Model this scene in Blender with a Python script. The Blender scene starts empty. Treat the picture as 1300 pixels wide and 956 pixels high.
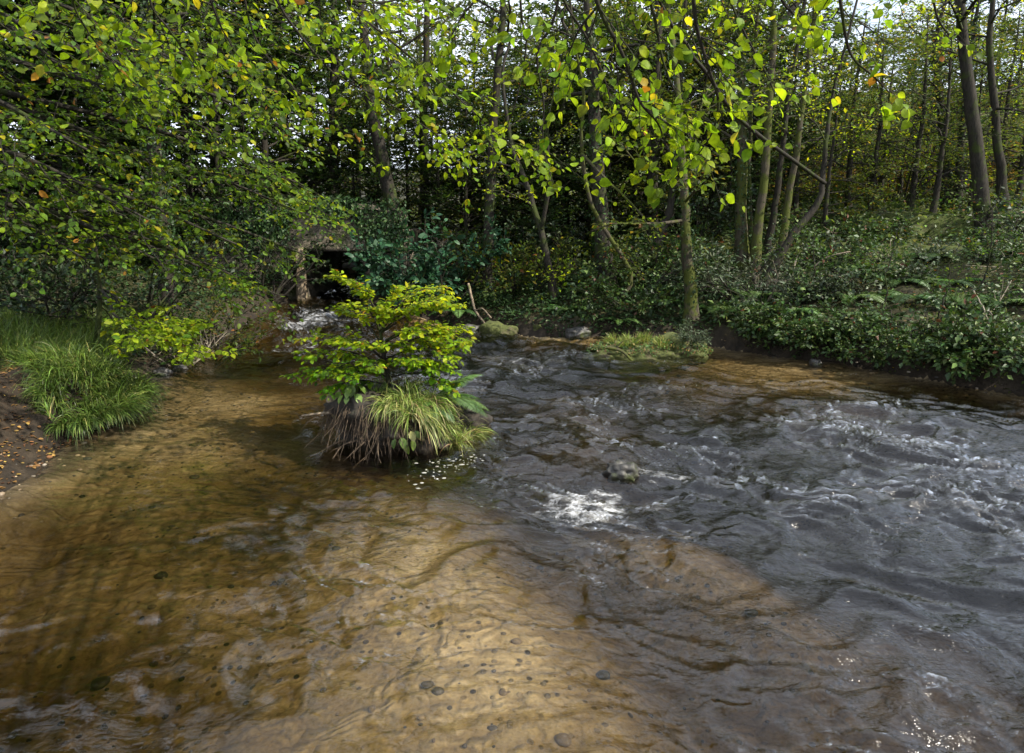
import bpy, math, random
import numpy as np
from mathutils import Vector

rng = np.random.default_rng(11)
random.seed(11)
PI = math.pi
scene = bpy.context.scene
COL = scene.collection

# ------------------------------------------------------------------ camera
EYE = np.array([0.0, 0.0, 2.2])
F = 867.0
PITCH = math.atan(161 / F)
FWD = np.array([0, math.cos(PITCH), -math.sin(PITCH)])
UP = np.array([0, math.sin(PITCH), math.cos(PITCH)])


def ray(u, v):
    return np.array([(u - 650) / F, 0, 0]) + UP * ((433 - v) / F) + FWD


def at_z(u, v, z=0.0):
    d = ray(u, v)
    return EYE + d * ((z - EYE[2]) / d[2])


def at_y(u, v, Y):
    d = ray(u, v)
    return EYE + d * (Y / d[1])


def at_d(u, v, dist):
    d = ray(u, v)
    return EYE + d / np.linalg.norm(d) * dist


cam = bpy.data.cameras.new('camera')
cam.sensor_width = 36
cam.lens = 24.0
cam.shift_y = -45 / 1300
cam.clip_start = 0.05
cam.clip_end = 3000
camo = bpy.data.objects.new('camera', cam)
COL.objects.link(camo)
camo.location = EYE
camo.rotation_euler = (PI / 2 - PITCH, 0, 0)
scene.camera = camo

# ------------------------------------------------------------------ noise
_perm = np.random.default_rng(3).permutation(512)
_perm = np.concatenate([_perm, _perm, _perm])
_ga = np.random.default_rng(4).uniform(0, 2 * PI, 512)
_gx, _gy = np.cos(_ga), np.sin(_ga)


def pnoise(x, y):
    xi = np.floor(x).astype(int)
    yi = np.floor(y).astype(int)
    xf, yf = x - xi, y - yi
    xi &= 511
    yi &= 511
    u = xf * xf * xf * (xf * (xf * 6 - 15) + 10)
    v = yf * yf * yf * (yf * (yf * 6 - 15) + 10)

    def g(ix, iy, fx, fy):
        h = _perm[_perm[ix & 511] + (iy & 511)]
        return _gx[h] * fx + _gy[h] * fy
    a = g(xi, yi, xf, yf)
    b = g(xi + 1, yi, xf - 1, yf)
    c = g(xi, yi + 1, xf, yf - 1)
    d = g(xi + 1, yi + 1, xf - 1, yf - 1)
    return ((a + (b - a) * u) * (1 - v) + (c + (d - c) * u) * v) * 1.5


def fbm(x, y, o=4):
    s, a, f = 0, 1.0, 1.0
    for i in range(o):
        s = s + a * pnoise(x * f + 17.3 * i, y * f + 9.1 * i)
        a *= .5
        f *= 2.03
    return s


def sst(a, b, x):
    t = np.clip((x - a) / (b - a), 0, 1)
    return t * t * (3 - 2 * t)


# ------------------------------------------------------------------ river outline
W = lambda u, v: at_z(u, v)[:2]
BR_Y = 14.6          # face of the bridge
RIVER = [W(0, 626), W(55, 592), W(105, 552), W(150, 540), W(182, 500), W(200, 470), W(250, 447), W(318, 424),
         np.array([-4.75, 13.2]), np.array([-4.75, 19.5]), np.array([-3.05, 19.5]), np.array([-3.05, 13.4]),  # channel closed off unseen beyond the bridge to keep its opening dark
         W(520, 416), W(600, 420), W(700, 428), W(770, 431), W(900, 439), W(980, 452), W(1060, 460),
         W(1130, 473), W(1200, 487), W(1300, 503), np.array([9.5, 6.2]), np.array([14, 3]), np.array([26, -3]),
         np.array([60, -22]), np.array([54, -30]), np.array([20, -8]), np.array([10, -2.5]), np.array([4, .3]), np.array([0, .9]),
         np.array([-3, 1.3]), np.array([-4.6, 2.6]), np.array([-4.9, 4.2])]
RIVER = np.array(RIVER)


def sdist(x, y):
    """signed distance to the river outline, positive on land"""
    shp = x.shape
    px, py = x.ravel(), y.ravel()
    best = np.full(px.shape, 1e18)
    ins = np.zeros(px.shape, bool)
    n = len(RIVER)
    for i in range(n):
        a, b = RIVER[i], RIVER[(i + 1) % n]
        e = b - a
        t = np.clip(((px - a[0]) * e[0] + (py - a[1]) * e[1]) / (e @ e), 0, 1)
        dx, dy = px - a[0] - t * e[0], py - a[1] - t * e[1]
        best = np.minimum(best, dx * dx + dy * dy)
        c = (a[1] > py) != (b[1] > py)
        if abs(e[1]) > 1e-9:
            ins ^= c & (px < a[0] + (py - a[1]) * e[0] / e[1])
    d = np.sqrt(best)
    return np.where(ins, -d, d).reshape(shp)


def field(ctrl, x, y, p=1.6):
    num = np.zeros(x.shape)
    den = np.zeros(x.shape)
    for u, v, val in ctrl:
        c = at_z(u, v)
        s = 1 + .25 * max(0, c[1] - 4)
        w = 1 / (((x - c[0]) ** 2 + (y - c[1]) ** 2) / s ** 2 + .05) ** p
        num += w * val
        den += w
    return num / den


DEPTH = [(250, 485, .04), (290, 500, .03), (325, 505, .05), (255, 512, .04), (205, 520, .07), (185, 555, .07), (235, 560, .07), (285, 545, .07), (330, 550, .12), (230, 600, .14),
         (615, 620, .07), (640, 660, .06), (665, 690, .06), (690, 720, .06), (730, 755, .06), (770, 790, .06), (810, 830, .07), (560, 690, .07), (600, 740, .07), (640, 770, .06), (700, 840, .06), (580, 800, .09), (470, 690, .12),
         (725, 700, .55), (760, 735, .55), (800, 770, .5), (840, 800, .5), (665, 645, .5), (700, 665, .55), (880, 830, .45), (780, 690, .5), (830, 730, .5), (890, 760, .45), (860, 620, .55), (930, 640, .6), (990, 670, .6), (1050, 710, .55), (1110, 750, .45),
         (60, 680, .26), (200, 600, .16), (270, 495, .03), (225, 500, .10), (310, 520, .04), (235, 540, .07), (330, 480, .2), (380, 520, .36), (200, 720, .2), (100, 820, .42),  # left foreground deepened to imitate shade in that corner
         (300, 640, .24), (340, 580, .28), (420, 620, .22), (540, 625, .13), (600, 650, .06), (640, 700, .05), (500, 750, .10), (400, 840, .2),
         (250, 850, .34), (650, 800, .05), (720, 780, .05), (780, 860, .1), (560, 860, .1), (700, 720, .16), (420, 720, .18), (340, 740, .24), (660, 600, .55), (760, 580, .65), (690, 640, .55),
         (740, 690, .6), (780, 750, .6), (850, 820, .55), (900, 880, .5), (820, 655, .03), (845, 658, .03), (870, 667, .03), (900, 680, .03), (930, 692, .03), (965, 706, .03), (1000, 722, .07),
         (1050, 760, .22), (1020, 745, .14), (960, 730, .25), (900, 715, .3), (960, 770, .45), (1060, 830, .45), (1150, 780, .4), (1250, 740, .6), (1200, 860, .45), (1080, 650, .75), (1200, 600, .75),
         (1250, 660, .75), (950, 590, .65), (850, 560, .65), (900, 520, .55), (1050, 540, .5), (1200, 520, .45), (1290, 560, .6), (760, 490, .42),
         (755, 545, .12), (735, 500, .12), (690, 540, .3), (640, 520, .45), (660, 470, .4), (620, 440, .4), (700, 445, .4), (840, 475, .16), (900, 480, .2),
         (940, 462, .035), (1010, 468, .035), (1080, 478, .05), (960, 500, .3), (1120, 500, .35), (460, 430, .3), (340, 445, .22), (370, 405, .35), (440, 400, .35), (300, 445, .3)]
WAVE = [(60, 680, .12), (200, 600, .10), (270, 500, .10), (300, 560, .15), (200, 720, .22), (100, 840, .25), (350, 620, .45), (420, 680, 1.0), (340, 760, .8), (520, 660, 1.0),
        (640, 700, .95), (500, 800, 1.0), (250, 850, .6), (700, 800, .9), (800, 860, .7), (380, 520, .6), (330, 470, .4), (370, 410, 1.8), (420, 420, 1.8), (340, 430, 1.2),
        (640, 460, 1.6), (700, 470, 1.4), (620, 520, .8), (700, 570, .8), (790, 600, 1.6), (750, 640, 1.7), (850, 520, 1.4), (950, 580, 1.4), (1100, 540, 1.4),
        (1000, 470, .6), (960, 465, .15), (1060, 475, .3), (1200, 600, 1.45), (1250, 700, 1.4), (1050, 700, 1.15), (900, 700, .9), (1000, 820, 1.0), (1200, 850, 1.2), (700, 690, .9), (900, 840, .8),
        (560, 440, 1.2), (860, 470, .8), (240, 470, .25)]
FOAM = [(370, 412, .6, .75), (345, 432, .45, .5), (425, 408, .6, .65), (400, 428, .5, .65), (615, 452, .3, .6), (650, 462, .4, .7), (690, 470, .35, .5), (600, 440, .4, .3), (745, 635, .15, 1.5), (760, 625, .12, 1.4), (730, 655, .18, 1.3), (775, 655, .16, 1.1),
        (830, 606, .15, 1.2), (880, 612, .16, .9), (805, 600, .1, .9), (700, 655, .1, .5), (760, 690, .1, .7), (785, 622, .1, .9), (772, 640, .1, 1.0), (715, 640, .12, .8), (700, 625, .08, .6), (690, 650, .1, .7), (722, 690, .1, .7), (755, 672, .1, .8), (800, 640, .08, .5), (940, 608, .16, .5), (1000, 612, .14, .35), (790, 686, .06, .5), (730, 700, .08, .4), (780, 740, .08, .25),
        (960, 466, .35, .35), (1000, 505, .2, .3), (1060, 460, .2, .2), (835, 470, .25, .5), (850, 482, .3, .4), (1150, 545, .15, .25), (1195, 725, .06, .5), (1180, 490, .3, .3), (700, 450, .5, .35), (1110, 520, .4, .3), (900, 545, .3, .15)]


_dx = np.arange(-8, 16.05, .1)
_dy = np.arange(-1, 20.05, .1)
_DX, _DY = np.meshgrid(_dx, _dy)
_DG = field(DEPTH, _DX, _DY, 2.0)
for _k in range(3):
    for _ax in (0, 1):
        _DG = (np.roll(_DG, 1, _ax) + _DG + np.roll(_DG, -1, _ax) + np.roll(_DG, 2, _ax) + np.roll(_DG, -2, _ax)) / 5


def depth_at(x, y):
    fx = np.clip((x + 8) / .1, 0, len(_dx) - 1.001)
    fy = np.clip((y + 1) / .1, 0, len(_dy) - 1.001)
    i, j = fx.astype(int), fy.astype(int)
    a, b = fx - i, fy - j
    return (_DG[j, i] * (1 - a) + _DG[j, i + 1] * a) * (1 - b) + (_DG[j + 1, i] * (1 - a) + _DG[j + 1, i + 1] * a) * b


def wlevel(x, y):
    m = sst(-1.0, -2.2, x)
    return .34 * sst(10.9, 13.6, y) * m


def land(x, y, d):
    """height of the bank above the water level there"""
    d = np.maximum(d, 0)
    left = sst(-2.2, -3.4, x) * sst(12.5, 11, y)
    right = sst(1.0, 3.2, x)
    near = sst(3.2, 1.5, y)
    n1 = fbm(x * .5, y * .5, 4)
    n2 = fbm(x * 2.1 + 5, y * 2.1, 3)
    hl = .10 * sst(0, .25, d) + .08 * d.clip(0, 1) + .34 * sst(.28, .75, d) + .06 * np.minimum(d, 8)
    tuss = np.exp(-(((x + 4.45) / .45) ** 2 + ((y - 7.1) / .75) ** 2))
    hl = hl + tuss * .5 * sst(0.0, .3, d)
    hr = .22 * sst(0, .25, d) + .10 * sst(0, 1, d) + .30 * np.minimum(d, 4.2) + .55 * sst(6.0, 6.7, d) + .05 * np.clip(d - 5, 0, 8)
    hf = .3 * sst(0, .3, d) + .14 * np.minimum(d, 6) + .03 * np.clip(d, 0, 10)
    h = hf * (1 - left) * (1 - right) + hl * left + hr * right * (1 - left)
    h = h * (1 - near) + near * (.25 * sst(0, .5, d) + .3 * sst(.3, 1.5, d))
    h = h + (n1 * .10 + n2 * .035) * sst(0, .8, d) + fbm(x * 7, y * 7, 3) * .022 * sst(0, .3, d)
    r = np.hypot(x * .8, y)
    hill = np.where(y > 0, 1, .4) * (12 * sst(22, 110, r) + 40 * sst(90, 400, r)) * (.45 + .55 * sst(-15, 30, x))
    hill += 5.5 * sst(13, 21, x) * sst(-5, 12, y) * .6
    return h + hill + fbm(x * .05, y * .05, 3) * .8 * sst(15, 40, r)


def height(x, y, d=None):
    x = np.asarray(x, float)
    y = np.asarray(y, float)
    if d is None:
        d = sdist(x, y) + fbm(x * 1.7, y * 1.7, 5) * .10
    wl = wlevel(x, y)
    dep = depth_at(x, y)
    dep = np.where(dep > .2, .2 + (dep - .2) * .85, dep)
    dep = dep + fbm(x * 1.3, y * 1.3, 3) * .05 * sst(.08, .3, dep)
    # sand ripples and stones on the bed
    rip = pnoise(x * 9 + 1.5 * pnoise(x * 2, y * 2), y * 14 + 2 * pnoise(x * 2.2 + 5, y * 2.2)) * .012 + fbm(x * 16, y * 16, 2) * .006
    dep = np.maximum(dep, .035)
    bed = wl - dep * sst(0, .55, -d) - .012 * sst(0, .1, -d) + rip * sst(.05, .3, -d)
    return np.where(d > 0, wl + land(x, y, d), bed)


def hz(x, y):
    return float(height(np.array([x]), np.array([y]))[0])


def gp(u, v, it=12):
    """the point on the terrain seen at a pixel"""
    d = ray(u, v)
    t = np.linspace(2, 60, 400)
    P = EYE + t[:, None] * d
    h = height(P[:, 0], P[:, 1])
    k = np.argmax(P[:, 2] < h)
    return P[k] if P[k][2] < h[k] else P[-1]


# ------------------------------------------------------------------ materials
def nt(name):
    m = bpy.data.materials.new(name)
    m.use_nodes = True
    n = m.node_tree
    n.nodes.clear()
    return m, n


def N(n, t, **kw):
    o = n.nodes.new(t)
    for k, v in kw.items():
        if k in o.inputs:
            o.inputs[k].default_value = v
        else:
            setattr(o, k, v)
    return o


def L(n, a, b):
    n.links.new(a, b)


def ramp(n, fac, stops):
    r = N(n, 'ShaderNodeValToRGB')
    e = r.color_ramp.elements
    while len(e) < len(stops):
        e.new(.5)
    for i, (p, c) in enumerate(stops):
        e[i].position = p
        e[i].color = (*c, 1) if len(c) == 3 else c
    L(n, fac, r.inputs[0])
    return r.outputs[0]


def noise_tex(n, scale, detail=4, rough=.55, dist=0, vec=None):
    t = N(n, 'ShaderNodeTexNoise')
    t.inputs['Scale'].default_value = scale
    t.inputs['Detail'].default_value = detail
    t.inputs['Roughness'].default_value = rough
    t.inputs['Distortion'].default_value = dist
    if vec is None:
        g = N(n, 'ShaderNodeNewGeometry')
        vec = g.outputs['Position']
    L(n, vec, t.inputs['Vector'])
    return t.outputs['Fac']


def mixc(n, f, a, b, mode='MIX'):
    m = N(n, 'ShaderNodeMix', data_type='RGBA', blend_type=mode)
    if isinstance(f, (int, float)):
        m.inputs[0].default_value = f
    else:
        L(n, f, m.inputs[0])
    for s, i in ((a, 6), (b, 7)):
        if isinstance(s, tuple):
            m.inputs[i].default_value = (*s, 1)
        else:
            L(n, s, m.inputs[i])
    return m.outputs[2]


def math_(n, op, a, b=None):
    m = N(n, 'ShaderNodeMath', operation=op)
    for i, s in enumerate((a, b)):
        if s is None:
            continue
        if isinstance(s, (int, float)):
            m.inputs[i].default_value = s
        else:
            L(n, s, m.inputs[i])
    return m.outputs[0]


def leaf_material(name, trans=.35, rough=.45, spec=.4, tint=(1.5, 1.5, .9)):
    m, n = nt(name)
    a = N(n, 'ShaderNodeAttribute', attribute_name='tint')
    nz = noise_tex(n, 40, 2)
    c = mixc(n, 1.0, a.outputs['Color'], ramp(n, nz, [(.3, (.72, .72, .72)), (.7, (1.2, 1.2, 1.2))]), 'MULTIPLY')
    p = N(n, 'ShaderNodeBsdfPrincipled')
    L(n, c, p.inputs['Base Color'])
    p.inputs['Roughness'].default_value = rough
    p.inputs['Specular IOR Level'].default_value = spec
    t = N(n, 'ShaderNodeBsdfTranslucent')
    L(n, mixc(n, 1.0, c, tint, 'MULTIPLY'), t.inputs['Color'])
    mx = N(n, 'ShaderNodeMixShader')
    mx.inputs[0].default_value = trans
    L(n, p.outputs[0], mx.inputs[1])
    L(n, t.outputs[0], mx.inputs[2])
    o = N(n, 'ShaderNodeOutputMaterial')
    L(n, mx.outputs[0], o.inputs[0])
    return m


M = {}
M['leaf'] = leaf_material('thin_leaf', .5, .5, .18, (1.9, 1.8, .8))
M['glossy_leaf'] = leaf_material('glossy_evergreen_leaf', .15, .5, .3)
M['grass'] = leaf_material('grass_blade', .3, .4, .4, (1.4, 1.4, .8))
M['dry_leaf'] = leaf_material('fallen_leaf', .1, .5, .4)


def bark_material(name, dark, light, moss, moss_amt):
    m, n = nt(name)
    tc = N(n, 'ShaderNodeTexCoord')
    mp = N(n, 'ShaderNodeMapping')
    mp.inputs['Scale'].default_value = (1, 1, .25)
    L(n, tc.outputs['Object'], mp.inputs[0])
    f = noise_tex(n, 30, 6, .65, .6, mp.outputs[0])
    c = ramp(n, f, [(.3, dark), (.7, light)])
    mo = noise_tex(n, 3.2, 5, .6, .3, tc.outputs['Object'])
    fine = noise_tex(n, 45, 3, .6, 0, tc.outputs['Object'])
    mc = mixc(n, fine, tuple(.6 * k for k in moss), tuple(1.6 * k for k in moss))
    mf = ramp(n, mo, [(.62 - moss_amt * .3, (0, 0, 0)), (.72 - moss_amt * .3, (1, 1, 1))])
    c = mixc(n, mf, c, mc)
    p = N(n, 'ShaderNodeBsdfPrincipled')
    L(n, c, p.inputs['Base Color'])
    p.inputs['Roughness'].default_value = .85
    p.inputs['Specular IOR Level'].default_value = .2
    b = N(n, 'ShaderNodeBump')
    b.inputs['Strength'].default_value = .7
    b.inputs['Distance'].default_value = .02
    L(n, f, b.inputs['Height'])
    L(n, b.outputs[0], p.inputs['Normal'])
    o = N(n, 'ShaderNodeOutputMaterial')
    L(n, p.outputs[0], o.inputs[0])
    return m


M['bark'] = bark_material('dark_wet_bark', (.009, .008, .006), (.042, .036, .028), (.028, .038, .008), .35)
M['mossy_bark'] = bark_material('mossy_bark', (.02, .018, .012), (.09, .075, .05), (.05, .06, .010), .6)
M['pale_bark'] = bark_material('pale_twig_bark', (.12, .10, .075), (.30, .26, .2), (.08, .09, .03), .2)
M['dead_wood'] = bark_material('weathered_dead_wood', (.10, .075, .05), (.34, .27, .19), (.07, .09, .02), .2)


def ground_material():
    m, n = nt('bank_ground')
    a = N(n, 'ShaderNodeAttribute', attribute_name='zone')
    sp = N(n, 'ShaderNodeSeparateColor')
    L(n, a.outputs['Color'], sp.inputs[0])
    f = noise_tex(n, 7, 8, .65)
    f2 = noise_tex(n, 55, 4, .6)
    soil = ramp(n, f, [(.3, (.009, .007, .005)), (.55, (.026, .019, .012)), (.75, (.055, .040, .026))])
    litter = mixc(n, ramp(n, f2, [(.5, (0, 0, 0)), (.68, (1, 1, 1))]), soil, (.055, .032, .017))
    moss = mixc(n, f2, (.025, .045, .008), (.09, .12, .015))
    fld = noise_tex(n, .35, 5, .6)
    field_c = mixc(n, ramp(n, fld, [(.4, (0, 0, 0)), (.62, (1, 1, 1))]), (.07, .12, .025), (.12, .10, .035))
    c = mixc(n, sp.outputs[2], soil, litter)
    mfac = math_(n, 'MULTIPLY', sp.outputs[0], ramp(n, f, [(.35, (.2, .2, .2)), (.55, (1, 1, 1))]))
    c = mixc(n, mfac, c, moss)
    c = mixc(n, sp.outputs[1], c, field_c)
    p = N(n, 'ShaderNodeBsdfPrincipled')
    L(n, c, p.inputs['Base Color'])
    p.inputs['Roughness'].default_value = .8
    p.inputs['Specular IOR Level'].default_value = .25
    b = N(n, 'ShaderNodeBump')
    b.inputs['Strength'].default_value = .8
    b.inputs['Distance'].default_value = .03
    L(n, math_(n, 'ADD', f, math_(n, 'MULTIPLY', f2, .4)), b.inputs['Height'])
    L(n, b.outputs[0], p.inputs['Normal'])
    o = N(n, 'ShaderNodeOutputMaterial')
    L(n, p.outputs[0], o.inputs[0])
    return m


def bed_material():
    m, n = nt('sandy_riverbed')
    f = noise_tex(n, 2.3, 6, .6, .4)
    f2 = noise_tex(n, 38, 5, .7)
    c = ramp(n, f, [(.3, (.42, .325, .19)), (.5, (.53, .42, .255)), (.7, (.62, .50, .32))])
    c = mixc(n, 1.0, c, ramp(n, f2, [(.3, (.62, .6, .57)), (.5, (.95, .95, .95)), (.7, (1.15, 1.12, 1.08))]), 'MULTIPLY')
    g = N(n, 'ShaderNodeNewGeometry')
    v = N(n, 'ShaderNodeTexVoronoi')
    v.inputs['Scale'].default_value = 22
    v.inputs['Randomness'].default_value = 1
    L(n, g.outputs['Position'], v.inputs['Vector'])
    sp = N(n, 'ShaderNodeSeparateColor')
    L(n, v.outputs['Color'], sp.inputs[0])
    peb = math_(n, 'MULTIPLY', ramp(n, v.outputs['Distance'], [(.3, (1, 1, 1)), (.42, (0, 0, 0))]),
                ramp(n, sp.outputs[0], [(.72, (0, 0, 0)), (.76, (1, 1, 1))]))
    big = noise_tex(n, 1.1, 4, .6)
    peb = math_(n, 'MULTIPLY', peb, ramp(n, big, [(.42, (0, 0, 0)), (.55, (1, 1, 1))]))
    c = mixc(n, peb, c, mixc(n, sp.outputs[1], (.05, .045, .04), (.30, .25, .18)))
    mpb = N(n, 'ShaderNodeMapping')
    mpb.inputs['Scale'].default_value = (1, 1.7, 0)
    mpb.inputs['Rotation'].default_value = (0, 0, math.radians(-18))
    L(n, g.outputs['Position'], mpb.inputs[0])
    wob = N(n, 'ShaderNodeTexNoise')
    wob.inputs['Scale'].default_value = 4
    wob.inputs['Detail'].default_value = 3
    L(n, g.outputs['Position'], wob.inputs['Vector'])
    wv = N(n, 'ShaderNodeVectorMath', operation='MULTIPLY_ADD')
    wv.inputs[1].default_value = (.45, .45, 0)
    L(n, wob.outputs['Color'], wv.inputs[0])
    L(n, mpb.outputs[0], wv.inputs[2])
    sc_ = N(n, 'ShaderNodeTexVoronoi', feature='SMOOTH_F1')
    sc_.inputs['Scale'].default_value = 8.5
    sc_.inputs['Smoothness'].default_value = .35
    L(n, wv.outputs[0], sc_.inputs['Vector'])
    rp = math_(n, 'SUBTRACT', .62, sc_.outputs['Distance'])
    c = mixc(n, 1.0, c, ramp(n, rp, [(.0, (.74, .71, .66)), (.22, (.94, .93, .92)), (.42, (1.06, 1.06, 1.06))]), 'MULTIPLY')  # silty ripple cells; their tint also stands in for wavelet light and shade
    az_ = N(n, 'ShaderNodeAttribute', attribute_name='zone')
    sz_ = N(n, 'ShaderNodeSeparateColor')
    L(n, az_.outputs['Color'], sz_.inputs[0])
    c = mixc(n, math_(n, 'MULTIPLY', sz_.outputs[0], .9), c, (.045, .034, .022))
    weed = ramp(n, noise_tex(n, 3.1, 6, .7, .5), [(.56, (0, 0, 0)), (.63, (1, 1, 1))])
    c = mixc(n, math_(n, 'MULTIPLY', weed, .16), c, (.12, .10, .05))
    p = N(n, 'ShaderNodeBsdfPrincipled')
    L(n, c, p.inputs['Base Color'])
    p.inputs['Roughness'].default_value = .9
    p.inputs['Specular IOR Level'].default_value = .1
    b = N(n, 'ShaderNodeBump')
    b.inputs['Strength'].default_value = .6
    b.inputs['Distance'].default_value = .02
    L(n, math_(n, 'ADD', f2, peb), b.inputs['Height'])
    b2 = N(n, 'ShaderNodeBump')
    b2.inputs['Strength'].default_value = 1
    b2.inputs['Distance'].default_value = .036
    L(n, rp, b2.inputs['Height'])
    L(n, b.outputs[0], b2.inputs['Normal'])
    L(n, b2.outputs[0], p.inputs['Normal'])
    o = N(n, 'ShaderNodeOutputMaterial')
    L(n, p.outputs[0], o.inputs[0])
    return m


def water_material():
    m, n = nt('peaty_river_water')
    g = N(n, 'ShaderNodeNewGeometry')
    mp = N(n, 'ShaderNodeMapping')
    mp.inputs['Scale'].default_value = (.8, 1.7, 1)
    mp.inputs['Rotation'].default_value = (0, 0, math.radians(28))
    L(n, g.outputs['Position'], mp.inputs[0])
    aw = N(n, 'ShaderNodeAttribute', attribute_name='rough_water')
    h1 = noise_tex(n, 11, 3, .55, .8, mp.outputs[0])
    h2 = noise_tex(n, 30, 2, .5, .5, mp.outputs[0])
    r1 = math_(n, 'ABSOLUTE', math_(n, 'SUBTRACT', h1, .5))
    r2 = math_(n, 'ABSOLUTE', math_(n, 'SUBTRACT', h2, .5))
    hh = math_(n, 'SUBTRACT', math_(n, 'MULTIPLY', h1, .6), math_(n, 'ADD', r1, math_(n, 'MULTIPLY', r2, .45)))
    b = N(n, 'ShaderNodeBump')
    b.inputs['Distance'].default_value = .035
    pt = ramp(n, noise_tex(n, 1.1, 3, .5, .6, mp.outputs[0]), [(.35, (.25, .25, .25)), (.65, (1, 1, 1))])
    L(n, math_(n, 'ADD', math_(n, 'MULTIPLY', math_(n, 'MULTIPLY', aw.outputs['Fac'], pt), .5), .06), b.inputs['Strength'])
    L(n, hh, b.inputs['Height'])
    # Schlick reflectance, the same from above and from below the surface
    dt = N(n, 'ShaderNodeVectorMath', operation='DOT_PRODUCT')
    L(n, b.outputs[0], dt.inputs[0])
    L(n, g.outputs['Incoming'], dt.inputs[1])
    om = math_(n, 'SUBTRACT', 1.0, math_(n, 'MINIMUM', math_(n, 'ABSOLUTE', dt.outputs['Value']), 1.0))
    fr = N(n, 'ShaderNodeMath', operation='MULTIPLY_ADD')
    L(n, math_(n, 'POWER', om, 3.2), fr.inputs[0])
    fr.inputs[1].default_value = .96
    fr.inputs[2].default_value = .045
    gl = N(n, 'ShaderNodeBsdfGlossy')
    gl.inputs['Roughness'].default_value = .05
    L(n, b.outputs[0], gl.inputs['Normal'])
    tr = N(n, 'ShaderNodeBsdfTransparent')
    mx = N(n, 'ShaderNodeMixShader')
    L(n, fr.outputs[0], mx.inputs[0])
    L(n, tr.outputs[0], mx.inputs[1])
    L(n, gl.outputs[0], mx.inputs[2])
    # foam on broken water
    af = N(n, 'ShaderNodeAttribute', attribute_name='foam')
    fn = noise_tex(n, 26, 8, .8, 2.2, mp.outputs[0])
    fl = noise_tex(n, 6, 4, .6, 1.2, mp.outputs[0])
    fn = math_(n, 'ADD', math_(n, 'MULTIPLY', fn, .55), math_(n, 'MULTIPLY', fl, .45))
    fac = math_(n, 'SUBTRACT', math_(n, 'ADD', fn, math_(n, 'MULTIPLY', af.outputs['Fac'], .17)), .69)
    fac = math_(n, 'MULTIPLY', fac, 6)
    fac = math_(n, 'MULTIPLY', fac, math_(n, 'MINIMUM', math_(n, 'MULTIPLY', af.outputs['Fac'], 6), 1))
    cl = N(n, 'ShaderNodeClamp')
    L(n, fac, cl.inputs[0])
    df = N(n, 'ShaderNodeBsdfDiffuse')
    df.inputs['Color'].default_value = (.78, .79, .8, 1)
    mx2 = N(n, 'ShaderNodeMixShader')
    L(n, math_(n, 'MULTIPLY', cl.outputs[0], .78), mx2.inputs[0])
    L(n, mx.outputs[0], mx2.inputs[1])
    L(n, df.outputs[0], mx2.inputs[2])
    va = N(n, 'ShaderNodeVolumeAbsorption')
    va.inputs['Color'].default_value = (.54, .49, .34, 1)
    va.inputs['Density'].default_value = 5.3
    o = N(n, 'ShaderNodeOutputMaterial')
    L(n, mx2.outputs[0], o.inputs['Surface'])
    L(n, va.outputs[0], o.inputs['Volume'])
    return m


def simple_material(name, c0, c1, scale, rough=.85, bump=.5, moss=None, moss_at=.55, bumpd=.02):
    m, n = nt(name)
    tc = N(n, 'ShaderNodeTexCoord')
    f = noise_tex(n, scale, 7, .65, .2, tc.outputs['Object'])
    c = ramp(n, f, [(.3, c0), (.7, c1)])
    if moss:
        mo = noise_tex(n, 3.5, 5, .6, .2, tc.outputs['Object'])
        c = mixc(n, ramp(n, mo, [(moss_at - .06, (0, 0, 0)), (moss_at + .06, (1, 1, 1))]), c, moss)
    p = N(n, 'ShaderNodeBsdfPrincipled')
    L(n, c, p.inputs['Base Color'])
    p.inputs['Roughness'].default_value = rough
    b = N(n, 'ShaderNodeBump')
    b.inputs['Strength'].default_value = bump
    b.inputs['Distance'].default_value = bumpd
    L(n, f, b.inputs['Height'])
    L(n, b.outputs[0], p.inputs['Normal'])
    o = N(n, 'ShaderNodeOutputMaterial')
    L(n, p.outputs[0], o.inputs[0])
    return m


M['pebble'] = leaf_material('river_pebble', .0, .5, .4)
M['ground'] = ground_material()
M['bed'] = bed_material()
M['water'] = water_material()
M['mound'] = simple_material('rooty_earth', (.006, .0045, .003), (.03, .022, .014), 16, .85, .9, (.03, .04, .01), .66)
M['root'] = simple_material('fine_root', (.03, .02, .012), (.13, .09, .055), 20)
M['rock'] = simple_material('wet_rock', (.02, .02, .018), (.055, .05, .045), 12, .5, .8, (.04, .05, .012), .56)
M['moss'] = simple_material('moss_cushion', (.02, .03, .006), (.09, .10, .018), 38, .9, .9, (.06, .045, .025), .6)
M['foam'] = simple_material('foam_bubbles', (.4, .4, .37), (.62, .62, .58), 60, .6, .3)


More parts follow.
